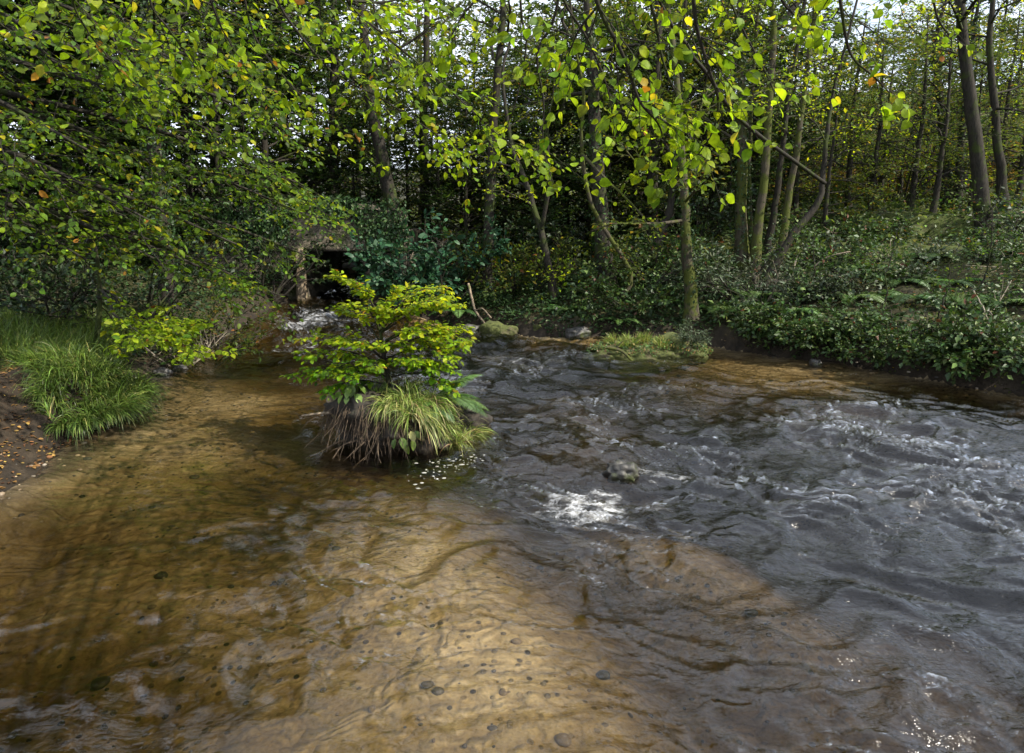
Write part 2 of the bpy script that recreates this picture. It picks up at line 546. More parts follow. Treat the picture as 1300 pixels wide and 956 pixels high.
def stone_material():
    m, n = nt('mossy_rubble_stone')
    tc = N(n, 'ShaderNodeTexCoord')
    v = N(n, 'ShaderNodeTexVoronoi')
    v.inputs['Scale'].default_value = 4.5
    mp = N(n, 'ShaderNodeMapping')
    mp.inputs['Scale'].default_value = (1, 1, 1.9)
    L(n, tc.outputs['Object'], mp.inputs[0])
    nd = N(n, 'ShaderNodeTexNoise')
    nd.inputs['Scale'].default_value = 5
    L(n, tc.outputs['Object'], nd.inputs['Vector'])
    va_ = N(n, 'ShaderNodeVectorMath', operation='MULTIPLY_ADD')
    va_.inputs[1].default_value = (.5, .5, .5)
    L(n, nd.outputs['Color'], va_.inputs[0])
    L(n, mp.outputs[0], va_.inputs[2])
    L(n, va_.outputs[0], v.inputs['Vector'])
    v2 = N(n, 'ShaderNodeTexVoronoi', feature='DISTANCE_TO_EDGE')
    v2.inputs['Scale'].default_value = 4.5
    L(n, va_.outputs[0], v2.inputs['Vector'])
    sp = N(n, 'ShaderNodeSeparateColor')
    L(n, v.outputs['Color'], sp.inputs[0])
    c = ramp(n, sp.outputs[0], [(0, (.06, .05, .035)), (.5, (.12, .10, .07)), (1, (.2, .165, .115))])
    f = noise_tex(n, 18, 6, .65, .2, tc.outputs['Object'])
    c = mixc(n, 1.0, c, ramp(n, f, [(.3, (.5, .5, .5)), (.7, (1.3, 1.3, 1.3))]), 'MULTIPLY')
    e = ramp(n, v2.outputs['Distance'], [(.02, (0, 0, 0)), (.07, (1, 1, 1))])
    c = mixc(n, e, mixc(n, .5, (.04, .035, .025), c), c)
    mo = noise_tex(n, 2.4, 5, .6, .2, tc.outputs['Object'])
    c = mixc(n, ramp(n, mo, [(.54, (0, 0, 0)), (.66, (1, 1, 1))]), c, (.05, .06, .015))
    p = N(n, 'ShaderNodeBsdfPrincipled')
    L(n, c, p.inputs['Base Color'])
    p.inputs['Roughness'].default_value = .85
    b = N(n, 'ShaderNodeBump')
    b.inputs['Strength'].default_value = .8
    b.inputs['Distance'].default_value = .05
    L(n, math_(n, 'ADD', e, math_(n, 'MULTIPLY', f, .5)), b.inputs['Height'])
    L(n, b.outputs[0], p.inputs['Normal'])
    o = N(n, 'ShaderNodeOutputMaterial')
    L(n, p.outputs[0], o.inputs[0])
    return m


M['stone'] = stone_material()


# ------------------------------------------------------------------ mesh building
class Geo:
    def __init__(self):
        self.v, self.f3, self.f4, self.c, self.n = [], [], [], [], 0

    def add(self, v, f3=None, f4=None, col=None):
        v = np.asarray(v, float).reshape(-1, 3)
        if f3 is not None and len(f3):
            self.f3.append(np.asarray(f3) + self.n)
        if f4 is not None and len(f4):
            self.f4.append(np.asarray(f4) + self.n)
        if col is None:
            col = np.ones((len(v), 3))
        self.v.append(v)
        self.c.append(col)
        self.n += len(v)

    def build(self, name, mat, parent=None, smooth=True, origin=None, tint=True):
        v = np.concatenate(self.v)
        if origin is not None:
            v = v - np.asarray(origin)
        f3 = np.concatenate(self.f3) if self.f3 else np.zeros((0, 3), int)
        f4 = np.concatenate(self.f4) if self.f4 else np.zeros((0, 4), int)
        me = bpy.data.meshes.new(name)
        me.vertices.add(len(v))
        me.vertices.foreach_set('co', v.ravel())
        nl = len(f3) * 3 + len(f4) * 4
        me.loops.add(nl)
        me.loops.foreach_set('vertex_index', np.concatenate([f3.ravel(), f4.ravel()]).astype(np.int32))
        me.polygons.add(len(f3) + len(f4))
        st = np.concatenate([np.arange(len(f3)) * 3, len(f3) * 3 + np.arange(len(f4)) * 4]).astype(np.int32)
        me.polygons.foreach_set('loop_start', st)
        if smooth:
            me.polygons.foreach_set('use_smooth', np.ones(len(st), bool))
        if tint:
            ca = me.color_attributes.new('tint', 'FLOAT_COLOR', 'POINT')
            c = np.concatenate(self.c)
            ca.data.foreach_set('color', np.concatenate([c, np.ones((len(c), 1))], 1).ravel().astype(np.float32))
        me.update(calc_edges=True)
        if mat is not None:
            me.materials.append(mat)
        o = bpy.data.objects.new(name, me)
        COL.objects.link(o)
        if origin is not None:
            o.location = Vector(origin)
        if parent is not None:
            o.parent = parent
            o.location = (0, 0, 0) if origin is not None else (-parent.location[0], -parent.location[1], -parent.location[2])
        return o


def tag(o, label=None, cat=None, group=None, kind=None):
    if label:
        o['label'] = label
    if cat:
        o['category'] = cat
    if group:
        o['group'] = group
    if kind:
        o['kind'] = kind
    return o


def empty(name, loc, label, cat, group=None):
    o = bpy.data.objects.new(name, None)
    o.empty_display_size = .2
    COL.objects.link(o)
    o.location = Vector(loc)
    return tag(o, label, cat, group)


def copy_thing(root, loc, rz, s, label=None):
    c = root.copy()
    COL.objects.link(c)
    c.location = Vector(loc)
    c.rotation_euler = (0, 0, rz)
    c.scale = (s, s, s) if np.isscalar(s) else s
    if label:
        c['label'] = label
    for ch in root.children:
        k = ch.copy()
        COL.objects.link(k)
        k.parent = c
    return c


def unit(v):
    v = np.asarray(v, float)
    return v / (np.linalg.norm(v, axis=-1, keepdims=True) + 1e-12)


def tube(G, pts, rad, sides=6, col=None, cap=True):
    pts = np.asarray(pts, float)
    rad = np.broadcast_to(np.asarray(rad, float), (len(pts),))
    t = unit(np.gradient(pts, axis=0))
    a = np.array([0, 0, 1.0]) if abs(t[0][2]) < .8 else np.array([1.0, 0, 0])
    e1 = np.zeros_like(pts)
    cur = unit(np.cross(t[0], a))
    for i in range(len(pts)):
        cur = cur - t[i] * (cur @ t[i])
        cur = cur / (np.linalg.norm(cur) + 1e-9)
        e1[i] = cur
    e2 = np.cross(t, e1)
    an = np.arange(sides) * 2 * PI / sides
    ring = pts[:, None] + rad[:, None, None] * (np.cos(an)[None, :, None] * e1[:, None] + np.sin(an)[None, :, None] * e2[:, None])
    n = len(pts)
    i = np.arange(n - 1)[:, None] * sides
    k = np.arange(sides)[None]
    k2 = (k + 1) % sides
    f = np.stack([i + k, i + k2, i + sides + k2, i + sides + k], -1).reshape(-1, 4)
    V = ring.reshape(-1, 3)
    if cap:
        V = np.concatenate([V, pts[-1:] + t[-1:] * rad[-1]])
        kk = np.arange(sides)
        f3 = np.stack([(n - 1) * sides + kk, (n - 1) * sides + (kk + 1) % sides, np.full(sides, n * sides)], -1)
    else:
        f3 = None
    G.add(V, f3, f, None if col is None else np.tile(col, (len(V), 1)))


def spline(P, n=24):
    P = np.asarray(P, float)
    if len(P) == 2:
        return P[0] + (P[1] - P[0]) * np.linspace(0, 1, n)[:, None]
    E = np.concatenate([[2 * P[0] - P[1]], P, [2 * P[-1] - P[-2]]])
    out = []
    per = max(2, n // (len(P) - 1))
    for i in range(len(P) - 1):
        a, b, c, d = E[i:i + 4]
        t = np.linspace(0, 1, per, endpoint=False)[:, None]
        out.append(.5 * (2 * b + (c - a) * t + (2 * a - 5 * b + 4 * c - d) * t ** 2 + (3 * b - a - 3 * c + d) * t ** 3))
    out.append(P[-1:])
    return np.concatenate(out)


# leaf outlines: x along the midrib, y across, z bend
def _beech():
    xs = [0, .22, .55, .82]
    ws = [.02, .27, .33, .2]
    V, F4, F3 = [], [], []
    for x, w in zip(xs, ws):
        dz = -.22 * x * x
        V += [(x, -w, dz + .28 * w), (x, 0, dz), (x, w, dz + .28 * w)]
    V.append((1.0, 0, -.24))
    for i in range(3):
        b = i * 3
        F4 += [(b, b + 3, b + 4, b + 1), (b + 1, b + 4, b + 5, b + 2)]
    F3 += [(9, 12, 10), (10, 12, 11)]
    return np.array(V), np.array(F3), np.array(F4)


def _round():
    xs = [0, .12, .38, .65, .86]
    ws = [.04, .3, .43, .38, .2]
    V, F4, F3 = [], [], []
    for i, (x, w) in enumerate(zip(xs, ws)):
        dz = -.30 * x * x
        V += [(x, -w, dz + .2 * w), (x, 0, dz), (x, w, dz + .2 * w)]
    V.append((1.03, 0, -.34))
    for i in range(4):
        b = i * 3
        F4 += [(b, b + 3, b + 4, b + 1), (b + 1, b + 4, b + 5, b + 2)]
    F3 += [(12, 15, 13), (13, 15, 14)]
    return np.array(V), np.array(F3), np.array(F4)


SHAPES = {'beech': _beech(), 'round': _round(),
          'quad': (np.array([(0, 0, 0), (.45, -.3, .08), (1, 0, -.1), (.45, .3, .08)]), np.array([(0, 1, 2), (0, 2, 3)]), np.zeros((0, 4), int)),
          'pinna': (np.array([(0, 0, 0), (.3, -.09, .03), (1, 0, -.12), (.3, .09, .03)]), np.array([(0, 1, 2), (0, 2, 3)]), np.zeros((0, 4), int)),
          'narrow': (np.array([(0, 0, 0), (.4, -.17, .05), (1, 0, -.15), (.4, .17, .05)]), np.array([(0, 1, 2), (0, 2, 3)]), np.zeros((0, 4), int)),
          'oval': (np.array([(0, 0, 0), (.3, -.27, .06), (.75, -.22, .0), (1, 0, -.12), (.75, .22, 0), (.3, .27, .06)]), np.array([(0, 1, 5), (2, 3, 4)]), np.array([(1, 2, 4, 5)]))}


def add_leaves(G, pos, axis, nrm, size, col, shape='quad'):
    sv, s3, s4 = SHAPES[shape]
    n = len(pos)
    if n == 0:
        return
    a = unit(axis)
    s = unit(np.cross(nrm, a))
    nn = np.cross(a, s)
    size = np.broadcast_to(np.asarray(size, float), (n,))
    P = pos[:, None] + size[:, None, None] * (sv[None, :, 0:1] * a[:, None] + sv[None, :, 1:2] * s[:, None] + sv[None, :, 2:3] * nn[:, None])
    k = len(sv)
    off = (np.arange(n) * k)[:, None, None]
    f3 = (s3[None] + off).reshape(-1, 3) if len(s3) else None
    f4 = (s4[None] + off).reshape(-1, 4) if len(s4) else None
    G.add(P.reshape(-1, 3), f3, f4, np.repeat(col, k, 0))


PAL = {
    'beech': [((.07, .13, .012), 5), ((.12, .18, .012), 4), ((.045, .085, .014), 4), ((.25, .25, .015), .6), ((.24, .11, .02), .08)],
    'gold': [((.29, .31, .012), 3), ((.22, .29, .012), 5), ((.14, .22, .012), 5), ((.30, .16, .02), .3), ((.07, .11, .015), 1.2)],
    'hazel': [((.13, .20, .010), 5), ((.19, .26, .012), 4), ((.08, .14, .012), 2.5), ((.34, .31, .02), .4), ((.24, .11, .02), .10)],
    'wood': [((.04, .065, .015), 5), ((.06, .085, .018), 4), ((.10, .11, .02), 1.6), ((.17, .14, .025), .5), ((.16, .07, .02), .15)],
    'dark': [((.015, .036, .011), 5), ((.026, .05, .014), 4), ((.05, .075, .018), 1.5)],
    'laurel': [((.02, .07, .03), 5), ((.03, .09, .04), 4), ((.05, .12, .05), 2)],
    'bramble': [((.03, .065, .014), 5), ((.055, .10, .02), 4), ((.10, .14, .03), 1.8), ((.12, .045, .02), .3)],
    'silver': [((.10, .14, .07), 4), ((.07, .11, .05), 4), ((.14, .17, .10), 2)],
    'ivy': [((.02, .05, .012), 5), ((.035, .075, .02), 4), ((.06, .10, .025), 2)],
    'autumn': [((.17, .10, .03), 4), ((.13, .08, .025), 4), ((.17, .16, .03), 3), ((.08, .10, .02), 3)],
    'litter': [((.14, .07, .025), 4), ((.20, .11, .035), 3), ((.30, .20, .05), 1.5), ((.08, .04, .02), 3)],
    'grass': [((.09, .15, .025), 5), ((.14, .20, .04), 4), ((.06, .10, .02), 3), ((.26, .26, .08), .8)],
    'drygrass': [((.26, .28, .09), 4), ((.18, .24, .05), 5), ((.11, .18, .03), 4), ((.38, .33, .16), 1.6), ((.17, .12, .06), 1.2)],
    'fern': [((.06, .12, .03), 4), ((.09, .16, .04), 3)],
}


for _k, _f in (('wood', 1.0), ('dark', .85), ('bramble', .8), ('ivy', .75), ('laurel', .85), ('silver', .6), ('autumn', .9)):  # dark, bramble, ivy and laurel colours lowered to deepen the woodland shade
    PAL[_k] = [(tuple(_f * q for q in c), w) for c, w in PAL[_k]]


def pick(pal, n, jit=.25):
    cs = np.array([c for c, w in PAL[pal]])
    w = np.array([w for c, w in PAL[pal]], float)
    i = rng.choice(len(cs), n, p=w / w.sum())
    return cs[i] * np.exp(rng.normal(0, jit, (n, 1))) * np.exp(rng.normal(0, .06, (n, 3)))


def rdir(n):
    return unit(rng.normal(size=(n, 3)))


def twig_leaves(G, tw, per_m, size, pal, shape, flat=.75, ang=55, jit=.35, droop=.15):
    """leaves in two ranks along twigs (a list of polylines)"""
    P, A, NN = [], [], []
    for pts in tw:
        seg = np.linalg.norm(np.diff(pts, axis=0), axis=1)
        Ln = seg.sum()
        n = max(1, int(Ln * per_m + rng.random()))
        s = np.sort(rng.uniform(.05, 1, n)) * Ln
        s[-1] = Ln
        cum = np.concatenate([[0], np.cumsum(seg)])
        x = np.stack([np.interp(s, cum, pts[:, k]) for k in range(3)], 1)
        i = np.clip(np.searchsorted(cum, s) - 1, 0, len(seg) - 1)
        t = unit(pts[i + 1] - pts[i])
        up = np.array([0, 0, 1.0]) * flat + rdir(n) * (1 - flat) * 1.2
        side = unit(np.cross(t, up))
        sg = np.where((np.arange(n) + rng.integers(2)) % 2 == 0, 1, -1)[:, None]
        a = math.radians(ang) + rng.normal(0, .25, (n, 1))
        a[-1] = .1
        ax = t * np.cos(a) + side * sg * np.sin(a) + rng.normal(0, jit * .5, (n, 3)) - np.array([0, 0, droop])
        P.append(x)
        A.append(ax)
        NN.append(up + rng.normal(0, jit, (n, 3)))
    P, A, NN = map(np.concatenate, (P, A, NN))
    n = len(P)
    sz = size * np.clip(rng.normal(1, .3, n), .4, 1.8)
    add_leaves(G, P, A, NN, sz, pick(pal, n), shape)
    return n


def grow(G, p, d, Ln, r, lvl, S, tw, sides=5):
    """one limb and, down to level 0, its branches; twigs end up in tw"""
    n = max(3, int(Ln / S['seg'][lvl]) + 1)
    st = Ln / (n - 1)
    pts = [np.array(p, float)]
    d = unit(d)
    for i in range(n - 1):
        d = unit(d + rng.normal(0, S['wig'], 3) + np.array([0, 0, S['trop'][lvl]]))
        pts.append(pts[-1] + d * st)
    pts = np.array(pts)
    rr = r * (1 - (1 - S.get('tip', .25)) * np.linspace(0, 1, n))
    if r > S.get('rmin', .0012):
        tube(G, pts, np.maximum(rr, .0012), sides if lvl else 3, cap=False)
    if lvl == 0:
        tw.append(pts)
        return pts
    nb = S['nb'][lvl]
    nb = max(1, int(nb * rng.uniform(.75, 1.25)))
    for k in range(nb):
        t = S['start'][lvl] + (1 - S['start'][lvl]) * (k + rng.random()) / nb
        i = min(int(t * (n - 1)), n - 2)
        q = pts[i] + (pts[i + 1] - pts[i]) * (t * (n - 1) - i)
        td = unit(pts[i + 1] - pts[i])
        if S.get('flat', 0) > rng.random():
            side = unit(np.cross(td, [0, 0, 1.0])) * (1 if (k % 2) else -1) + rng.normal(0, .15, 3)
        else:
            side = unit(np.cross(td, rng.normal(size=3)))
        a = math.radians(S['ang'][lvl]) * rng.uniform(.7, 1.25)
        nd = td * math.cos(a) + side * math.sin(a)
        grow(G, q, nd, Ln * S['ratio'][lvl] * rng.uniform(.6, 1.15) * (1.1 - .5 * t), max(.0015, rr[i] * S.get('rratio', .55)), lvl - 1, S, tw, max(3, sides - 1))
    tw.append(pts[-3:])
    return pts


# ------------------------------------------------------------------ terrain, water
def grid_axis(lo, hi, step, far, g=1.16):
    a = [lo]
    s = step
    while a[-1] > -far:
        s *= g
        a.append(a[-1] - s)
    b = [hi]
    s = step
    while b[-1] < far:
        s *= g
        b.append(b[-1] + s)
    m = np.arange(lo, hi + step / 2, step)
    return np.concatenate([a[:0:-1], m, b[1:]])


gx = grid_axis(-8, 11, .055, 900)
gy = grid_axis(0.5, 17, .055, 900)
X, Y = np.meshgrid(gx, gy)
D = sdist(X, Y) + fbm(X * 1.7, Y * 1.7, 5) * .10
Z = height(X, Y, D)
nx, ny = len(gx), len(gy)
idx = np.arange(nx * ny).reshape(ny, nx)
quads = np.stack([idx[:-1, :-1], idx[:-1, 1:], idx[1:, 1:], idx[1:, :-1]], -1).reshape(-1, 4)
Dq = np.minimum.reduce([D[:-1, :-1], D[:-1, 1:], D[1:, 1:], D[1:, :-1]]).ravel()
allv = np.stack([X, Y, Z], -1).reshape(-1, 3)
grassm = sst(-2.6, -3.4, X) * sst(12, 10, Y) * sst(.7, 1.1, D) * sst(3, 5, Y) + .5 * sst(2, 5, X) * sst(2.5, 4, D) + .25
soilcut = np.exp(-(((X + 4.9) / .9) ** 2 + ((Y - 6.3) / .9) ** 2))
grassm = np.clip(grassm - soilcut * 1.2, 0, 1)
fieldm = sst(18, 26, np.hypot(X, Y)) * sst(-5, 8, X)
litm = np.clip(.75 + 0 * X, 0, 1) * sst(.05, .4, D)
mud = sst(-.6, -.02, D + .12 * fbm(X * 2.3, Y * 2.3, 3)) * np.clip(sst(-2.4, -3.2, X) + sst(2, 4, X) * .7, 0, 1)
zone_bank = np.stack([grassm * sst(.05, .5, D), fieldm, litm], -1).reshape(-1, 3)
zone_bed = np.stack([mud, 0 * X, 0 * X], -1).reshape(-1, 3)


def submesh(name, mask, mat, zone):
    f = quads[mask]
    used = np.unique(f)
    re = np.full(nx * ny, -1)
    re[used] = np.arange(len(used))
    G = Geo()
    G.add(allv[used], None, re[f], zone[used])
    o = G.build(name, mat, tint=False)
    ca = o.data.color_attributes.new('zone', 'FLOAT_COLOR', 'POINT')
    c = zone[used]
    ca.data.foreach_set('color', np.concatenate([c, np.ones((len(c), 1))], 1).ravel().astype(np.float32))
    return tag(o, kind='structure')


submesh('ground', Dq > -.06, M['ground'], zone_bank)
submesh('riverbed', Dq <= -.06, M['bed'], zone_bed)

# water sheet
def flow_waves(x, y):
    wx = x + .35 * pnoise(x * .8, y * .8) + .12 * pnoise(x * 2.3 + 7, y * 2.3)
    wy = y + .35 * pnoise(x * .8 + 31, y * .8) + .12 * pnoise(x * 2.3 + 19, y * 2.3)
    c, s = math.cos(math.radians(-32)), math.sin(math.radians(-32))
    a = wx * c + wy * s          # along the flow
    b = -wx * s + wy * c
    h = .034 * pnoise(a * .8, b * 1.5)
    h = h + .022 * (1 - 2 * np.abs(pnoise(a * 1.7 + 3, b * 3.1)))
    g_ = .45 + .75 * sst(-.35, .4, fbm(wx * .7 + 50, wy * .7, 2))
    h = h + .016 * g_ * (1 - 2 * np.abs(pnoise(a * 2.9 + 8, b * 6.8)))
    h = h + .009 * g_ * (1 - 2 * np.abs(pnoise(a * 6 + 1, b * 13.5)))
    h = h + .003 * g_ * pnoise(a * 14, b * 26)
    return h


wxs = np.concatenate([np.arange(-6, 10.5, .03), np.geomspace(10.5, 70, 70)])
ys_ = [-34.0]
wys = np.concatenate([np.linspace(-34, .2, 60)[:-1], np.arange(.2, 5, .022), np.arange(5, 14.8, .034), np.arange(14.8, 20, .15)])
WX, WY = np.meshgrid(wxs, wys)
WD = sdist(WX, WY)
WL = wlevel(WX, WY)
amp = field(WAVE, WX, WY) * 1.7
shore = sst(.15, -.35, WD)
WZ = WL + flow_waves(WX, WY) * amp * (.25 + .75 * shore)
# the sunken boulder lifts the water, with a hollow and a tail below it
bx, by = at_z(790, 612)[:2]
fd = np.array([.62, -.78])
ra = (WX - bx) * fd[0] + (WY - by) * fd[1]
rb = -(WX - bx) * fd[1] + (WY - by) * fd[0]
WZ = WZ + .04 * np.exp(-((ra + .02) / .22) ** 2 - (rb / .28) ** 2) - .06 * np.exp(-((ra - .32) / .2) ** 2 - (rb / .2) ** 2)
vv = np.abs(rb) - .16 - .42 * np.clip(ra, 0, 3)
WZ = WZ + .028 * np.exp(-(vv / .08) ** 2) * sst(-.1, .2, ra) * np.exp(-ra.clip(0, 9) / 1.3)
# current lines peeling off the long trough on the right
for (u0, v0, u1, v1, wd, am) in [(1060, 628, 1290, 652, .10, -.05), (1050, 640, 1270, 660, .10, .035), (920, 560, 1200, 590, .12, .03), (1030, 600, 1300, 610, .12, .025),
                                 (640, 505, 800, 520, .1, -.03), (860, 640, 1000, 690, .09, .02), (1000, 740, 1250, 800, .1, .03), (620, 640, 720, 700, .08, .02), (830, 760, 1000, 840, .1, .025)]:
    a, b = at_z(u0, v0)[:2], at_z(u1, v1)[:2]
    e = b - a
    t = ((WX - a[0]) * e[0] + (WY - a[1]) * e[1]) / (e @ e)
    q = ((WX - a[0]) * -e[1] + (WY - a[1]) * e[0]) / math.sqrt(e @ e) + .08 * pnoise(WX * 1.5, WY * 1.5)
    WZ = WZ + am * np.exp(-(q / wd) ** 2) * sst(-.1, .25, t) * sst(1.1, .75, t)
foam = np.zeros_like(WX)
for u, v, r, a in FOAM:
    c = at_z(u, v, .2 if u < 450 and v < 440 else 0)
    r2 = r * (1 if c[1] < 8 else 1.3)
    foam += a * np.exp(-(((WX - c[0]) / (r2 * 1.3)) ** 2 + ((WY - c[1]) / r2) ** 2))
foam = np.clip(foam, 0, 1.2)
n1, n2 = WX.shape
ii = np.arange(n1 * n2).reshape(n1, n2)
q = np.stack([ii[:-1, :-1], ii[:-1, 1:], ii[1:, 1:], ii[1:, :-1]], -1).reshape(-1, 4)
dm = np.minimum.reduce([WD[:-1, :-1], WD[:-1, 1:], WD[1:, 1:], WD[1:, :-1]]).ravel()
f = q[dm < .3]
used = np.unique(f)
re = np.full(n1 * n2, -1)
re[used] = np.arange(len(used))
G = Geo()
G.add(np.stack([WX, WY, WZ], -1).reshape(-1, 3)[used], None, re[f])
river = tag(G.build('river_water', M['water'], tint=False), kind='structure')
for nm, arr in (('foam', foam), ('rough_water', np.clip(amp / 1.7, 0, 1.4))):
    at = river.data.attributes.new(nm, 'FLOAT', 'POINT')
    at.data.foreach_set('value', arr.ravel()[used].astype(np.float32))

# ------------------------------------------------------------------ lumps: boulders, mounds
def lump(G, c, rad, seed, amp=.25, sub=4, flat=0, over=None):
    import bmesh
    bm = bmesh.new()
    bmesh.ops.create_icosphere(bm, subdivisions=sub, radius=1)
    v = np.array([x.co[:] for x in bm.verts])
    f = np.array([[x.index for x in p.verts] for p in bm.faces])
    bm.free()
    n = fbm(v[:, 0] * 1.3 + seed, v[:, 1] * 1.3 + v[:, 2] * 1.1 + seed * 2.7, 3) * amp + fbm(v[:, 0] * 4 + seed, v[:, 1] * 4 - v[:, 2] * 4, 3) * amp * .3
    v = v * (1 + n[:, None])
    if over is not None:
        v = over(v)
    G.add(v * np.asarray(rad) + np.asarray(c), f)


# ------------------------------------------------------------------ trees
STALL = []


def tree(name, label, base, tops, r0, height_m, pal='wood', shape='quad', leaf=.07, f0=.35, nb=14, blen=2.2, per_m=26, bark='bark', ivy=0, seed=0,
         sp=None, limbs=(), group=None, cat='tree', ivy_top=.8, rtip=.25, leaves=True, lod=0):
    """base, tops: world points of the trunk's path; a crown of branches from f0 of its length up"""
    P = np.array([base] + list(tops), float)
    path = spline(P, 26)
    path += np.cumsum(rng.normal(0, .012, path.shape), 0) * np.array([1, 1, 0])
    path[0] -= np.array([0, 0, .25])
    root = empty(name, base, label, cat, group)
    Gt, Gc, tw = Geo(), Geo(), []
    n = len(path)
    t = np.linspace(0, 1, n)
    rad = r0 * (1 + .55 * np.exp(-t * 22)) * (1 - (1 - rtip) * t)
    tube(Gt, path, rad, 10)
    S = dict(seg=[.12, .22, .4], wig=.13, trop=[-.015, .01, .02], nb=[0, 5, 7], start=[0, .15, .25], ang=[0, 45, 50], ratio=[0, .42, .5], rratio=.5, tip=.3, flat=.55)
    if sp:
        S.update(sp)
    for k in range(nb):
        tt = f0 + (1 - f0) * (k + rng.random()) / nb
        i = min(int(tt * (n - 1)), n - 2)
        az = rng.uniform(0, 2 * PI)
        d = np.array([math.cos(az), math.sin(az), rng.uniform(-.1, .7)])
        grow(Gt, path[i], d, blen * rng.uniform(.55, 1.25) * (.62 + .55 * math.sin(PI * min(1, .12 + .85 * (tt - f0) / (1 - f0)))), rad[i] * .42, 2 if not lod else 1, S, tw)
    for lp, lr, dens in limbs:
        lp = np.array(lp, float)
        pts = spline(lp, 24)
        pts = pts + np.cumsum(rng.normal(0, .012, pts.shape), 0) * np.linspace(0, 1, len(pts))[:, None]
        rr = np.linspace(lr, lr * .18, len(pts))
        tube(Gt, pts, rr, 7)
        for k in range(int(dens)):
            i = rng.integers(len(pts) // 3, len(pts) - 1)
            td = unit(pts[i + 1] - pts[i])
            side = unit(np.cross(td, rng.normal(size=3)))
            grow(Gt, pts[i], td * .6 + side * .8, blen * rng.uniform(.25, .5), max(.006, rr[i] * .45), 1, S, tw)
    Gt.build('trunk', M[bark], root)
    if leaves and tw:
        twig_leaves(Gc, tw, per_m, leaf, pal, shape)
        Gc.build('crown', M['leaf'], root, smooth=False)
    if ivy:
        Gi = Geo()
        m = int(ivy)
        tt = rng.uniform(0, ivy_top, m) ** .9
        x = tt * (n - 1)
        i = np.clip(x.astype(int), 0, n - 2)
        c = path[i] + (path[i + 1] - path[i]) * (x - i)[:, None]
        rr = np.interp(x, np.arange(n), rad)
        az = rng.uniform(0, 2 * PI, m)
        out = np.stack([np.cos(az), np.sin(az), np.zeros(m)], 1)
        off = rr + np.abs(rng.normal(0, .05, m)) * (1 + 1.5 * np.clip(pnoise(tt * 9 + seed, az), 0, 1)) + .01
        add_leaves(Gi, c + out * off[:, None], rng.normal(0, .5, (m, 3)) - np.array([0, 0, .7]), out + rng.normal(0, .35, (m, 3)), .055 * rng.uniform(.6, 1.4, m), pick('ivy', m), 'quad')
        Gi.build('ivy', M['glossy_leaf'], root, smooth=False)
    return root


def pxtree(name, label, ub, Yb, pts, wpx, top_z=9.0, zb=None, **kw):
    """a trunk that stands at distance Yb under pixel column ub and passes through the pixels pts"""
    g = at_y(ub, 300, Yb)
    base = np.array([g[0], Yb, hz(g[0], Yb) if zb is None else zb])
    P = [at_y(u, v, Yb + dy) for u, v, dy in pts]
    e = P[-1] - (P[-2] if len(P) > 1 else base)
    top_z = min(top_z, 7.6) if ub > 560 else top_z
    wpx = wpx * (.8 if ub > 560 else 1)
    if P[-1][2] < top_z:
        k = (top_z - P[-1][2]) / max(.3, e[2])
        P.append(P[-1] + e * np.array([k * .6, k * .6, k]) + np.array([rng.normal(0, .2), rng.normal(0, .2), 0]))
    return tree(name, label, base, P, wpx / F * Yb / 2, top_z, **kw)


wood = dict(pal='wood', leaf=.085, per_m=15)
pxtree('ivy_tree', 'ivy-wrapped trunk among the leafy branches at far left', 205, 11.0, [(200, 200, 0), (195, 0, 0)], 22, 9, f0=.45, nb=9, blen=2.0, ivy=3500, pal='wood', leaf=.07, per_m=18)
pxtree('woodland_tree', 'dark short-looking trunk rising right behind the stone bridge', 420, 18.5, [(421, 200, 0), (424, 60, 0)], 18, 10, f0=.5, nb=9, blen=2.4, ivy=600, **wood)
pxtree('woodland_tree', 'dark leaning trunk by the right end of the stone bridge', 508, 15.8, [(496, 260, 0), (474, 150, 0), (462, 40, 0)], 22, 10, f0=.5, nb=9, blen=2.4, ivy=700, **wood)
pxtree('woodland_tree', 'thin straight grey trunk behind the blue-green bush', 545, 19.0, [(541, 180, 0), (546, 0, 0)], 13, 11, f0=.5, nb=9, blen=2.2, **wood)
pxtree('woodland_tree', 'tall straight dark trunk rising beyond the golden shrub of the islet', 617, 14.2, [(620, 280, 0), (627, 130, 0), (637, 0, 0)], 20, 10, f0=.52, nb=10, blen=2.3, ivy=500, ivy_top=.4, **wood)
pxtree('crooked_tree', 'thin crooked small tree with a fork halfway up on the far bank', 706, 13.4, [(697, 330, 0), (684, 275, .1), (668, 225, .2), (650, 180, .3), (640, 100, .4)], 13, 5.5, f0=.35, nb=8, blen=1.3, pal='gold', leaf=.06, per_m=14,
       limbs=[([at_y(688, 290, 13.4), at_y(696, 230, 13.2), at_y(690, 170, 13.0), at_y(700, 90, 12.8)], .045, 6)])
pxtree('woodland_tree', 'broad dark ivied trunk with a snaking pale limb before it', 772, 13.6, [(762, 280, 0), (752, 140, 0), (744, 0, 0)], 30, 11, f0=.5, nb=11, blen=2.5, ivy=1500, ivy_top=.7, **wood)
pxtree('snaking_stem', 'thin snaking mossy stem curving in front of the broad trunk', 788, 12.9, [(800, 345, 0), (752, 262, 0), (738, 190, -.2), (742, 120, -.4), (731, 60, -.6), (724, -30, -.8)], 8, 6.8, f0=.7, nb=5, blen=1.0, bark='mossy_bark', pal='hazel', leaf=.06, per_m=14,
       limbs=[([at_y(738, 195, 12.7), at_y(775, 232, 12.4), at_y(815, 270, 12.2), at_y(850, 300, 12)], .035, 3)])
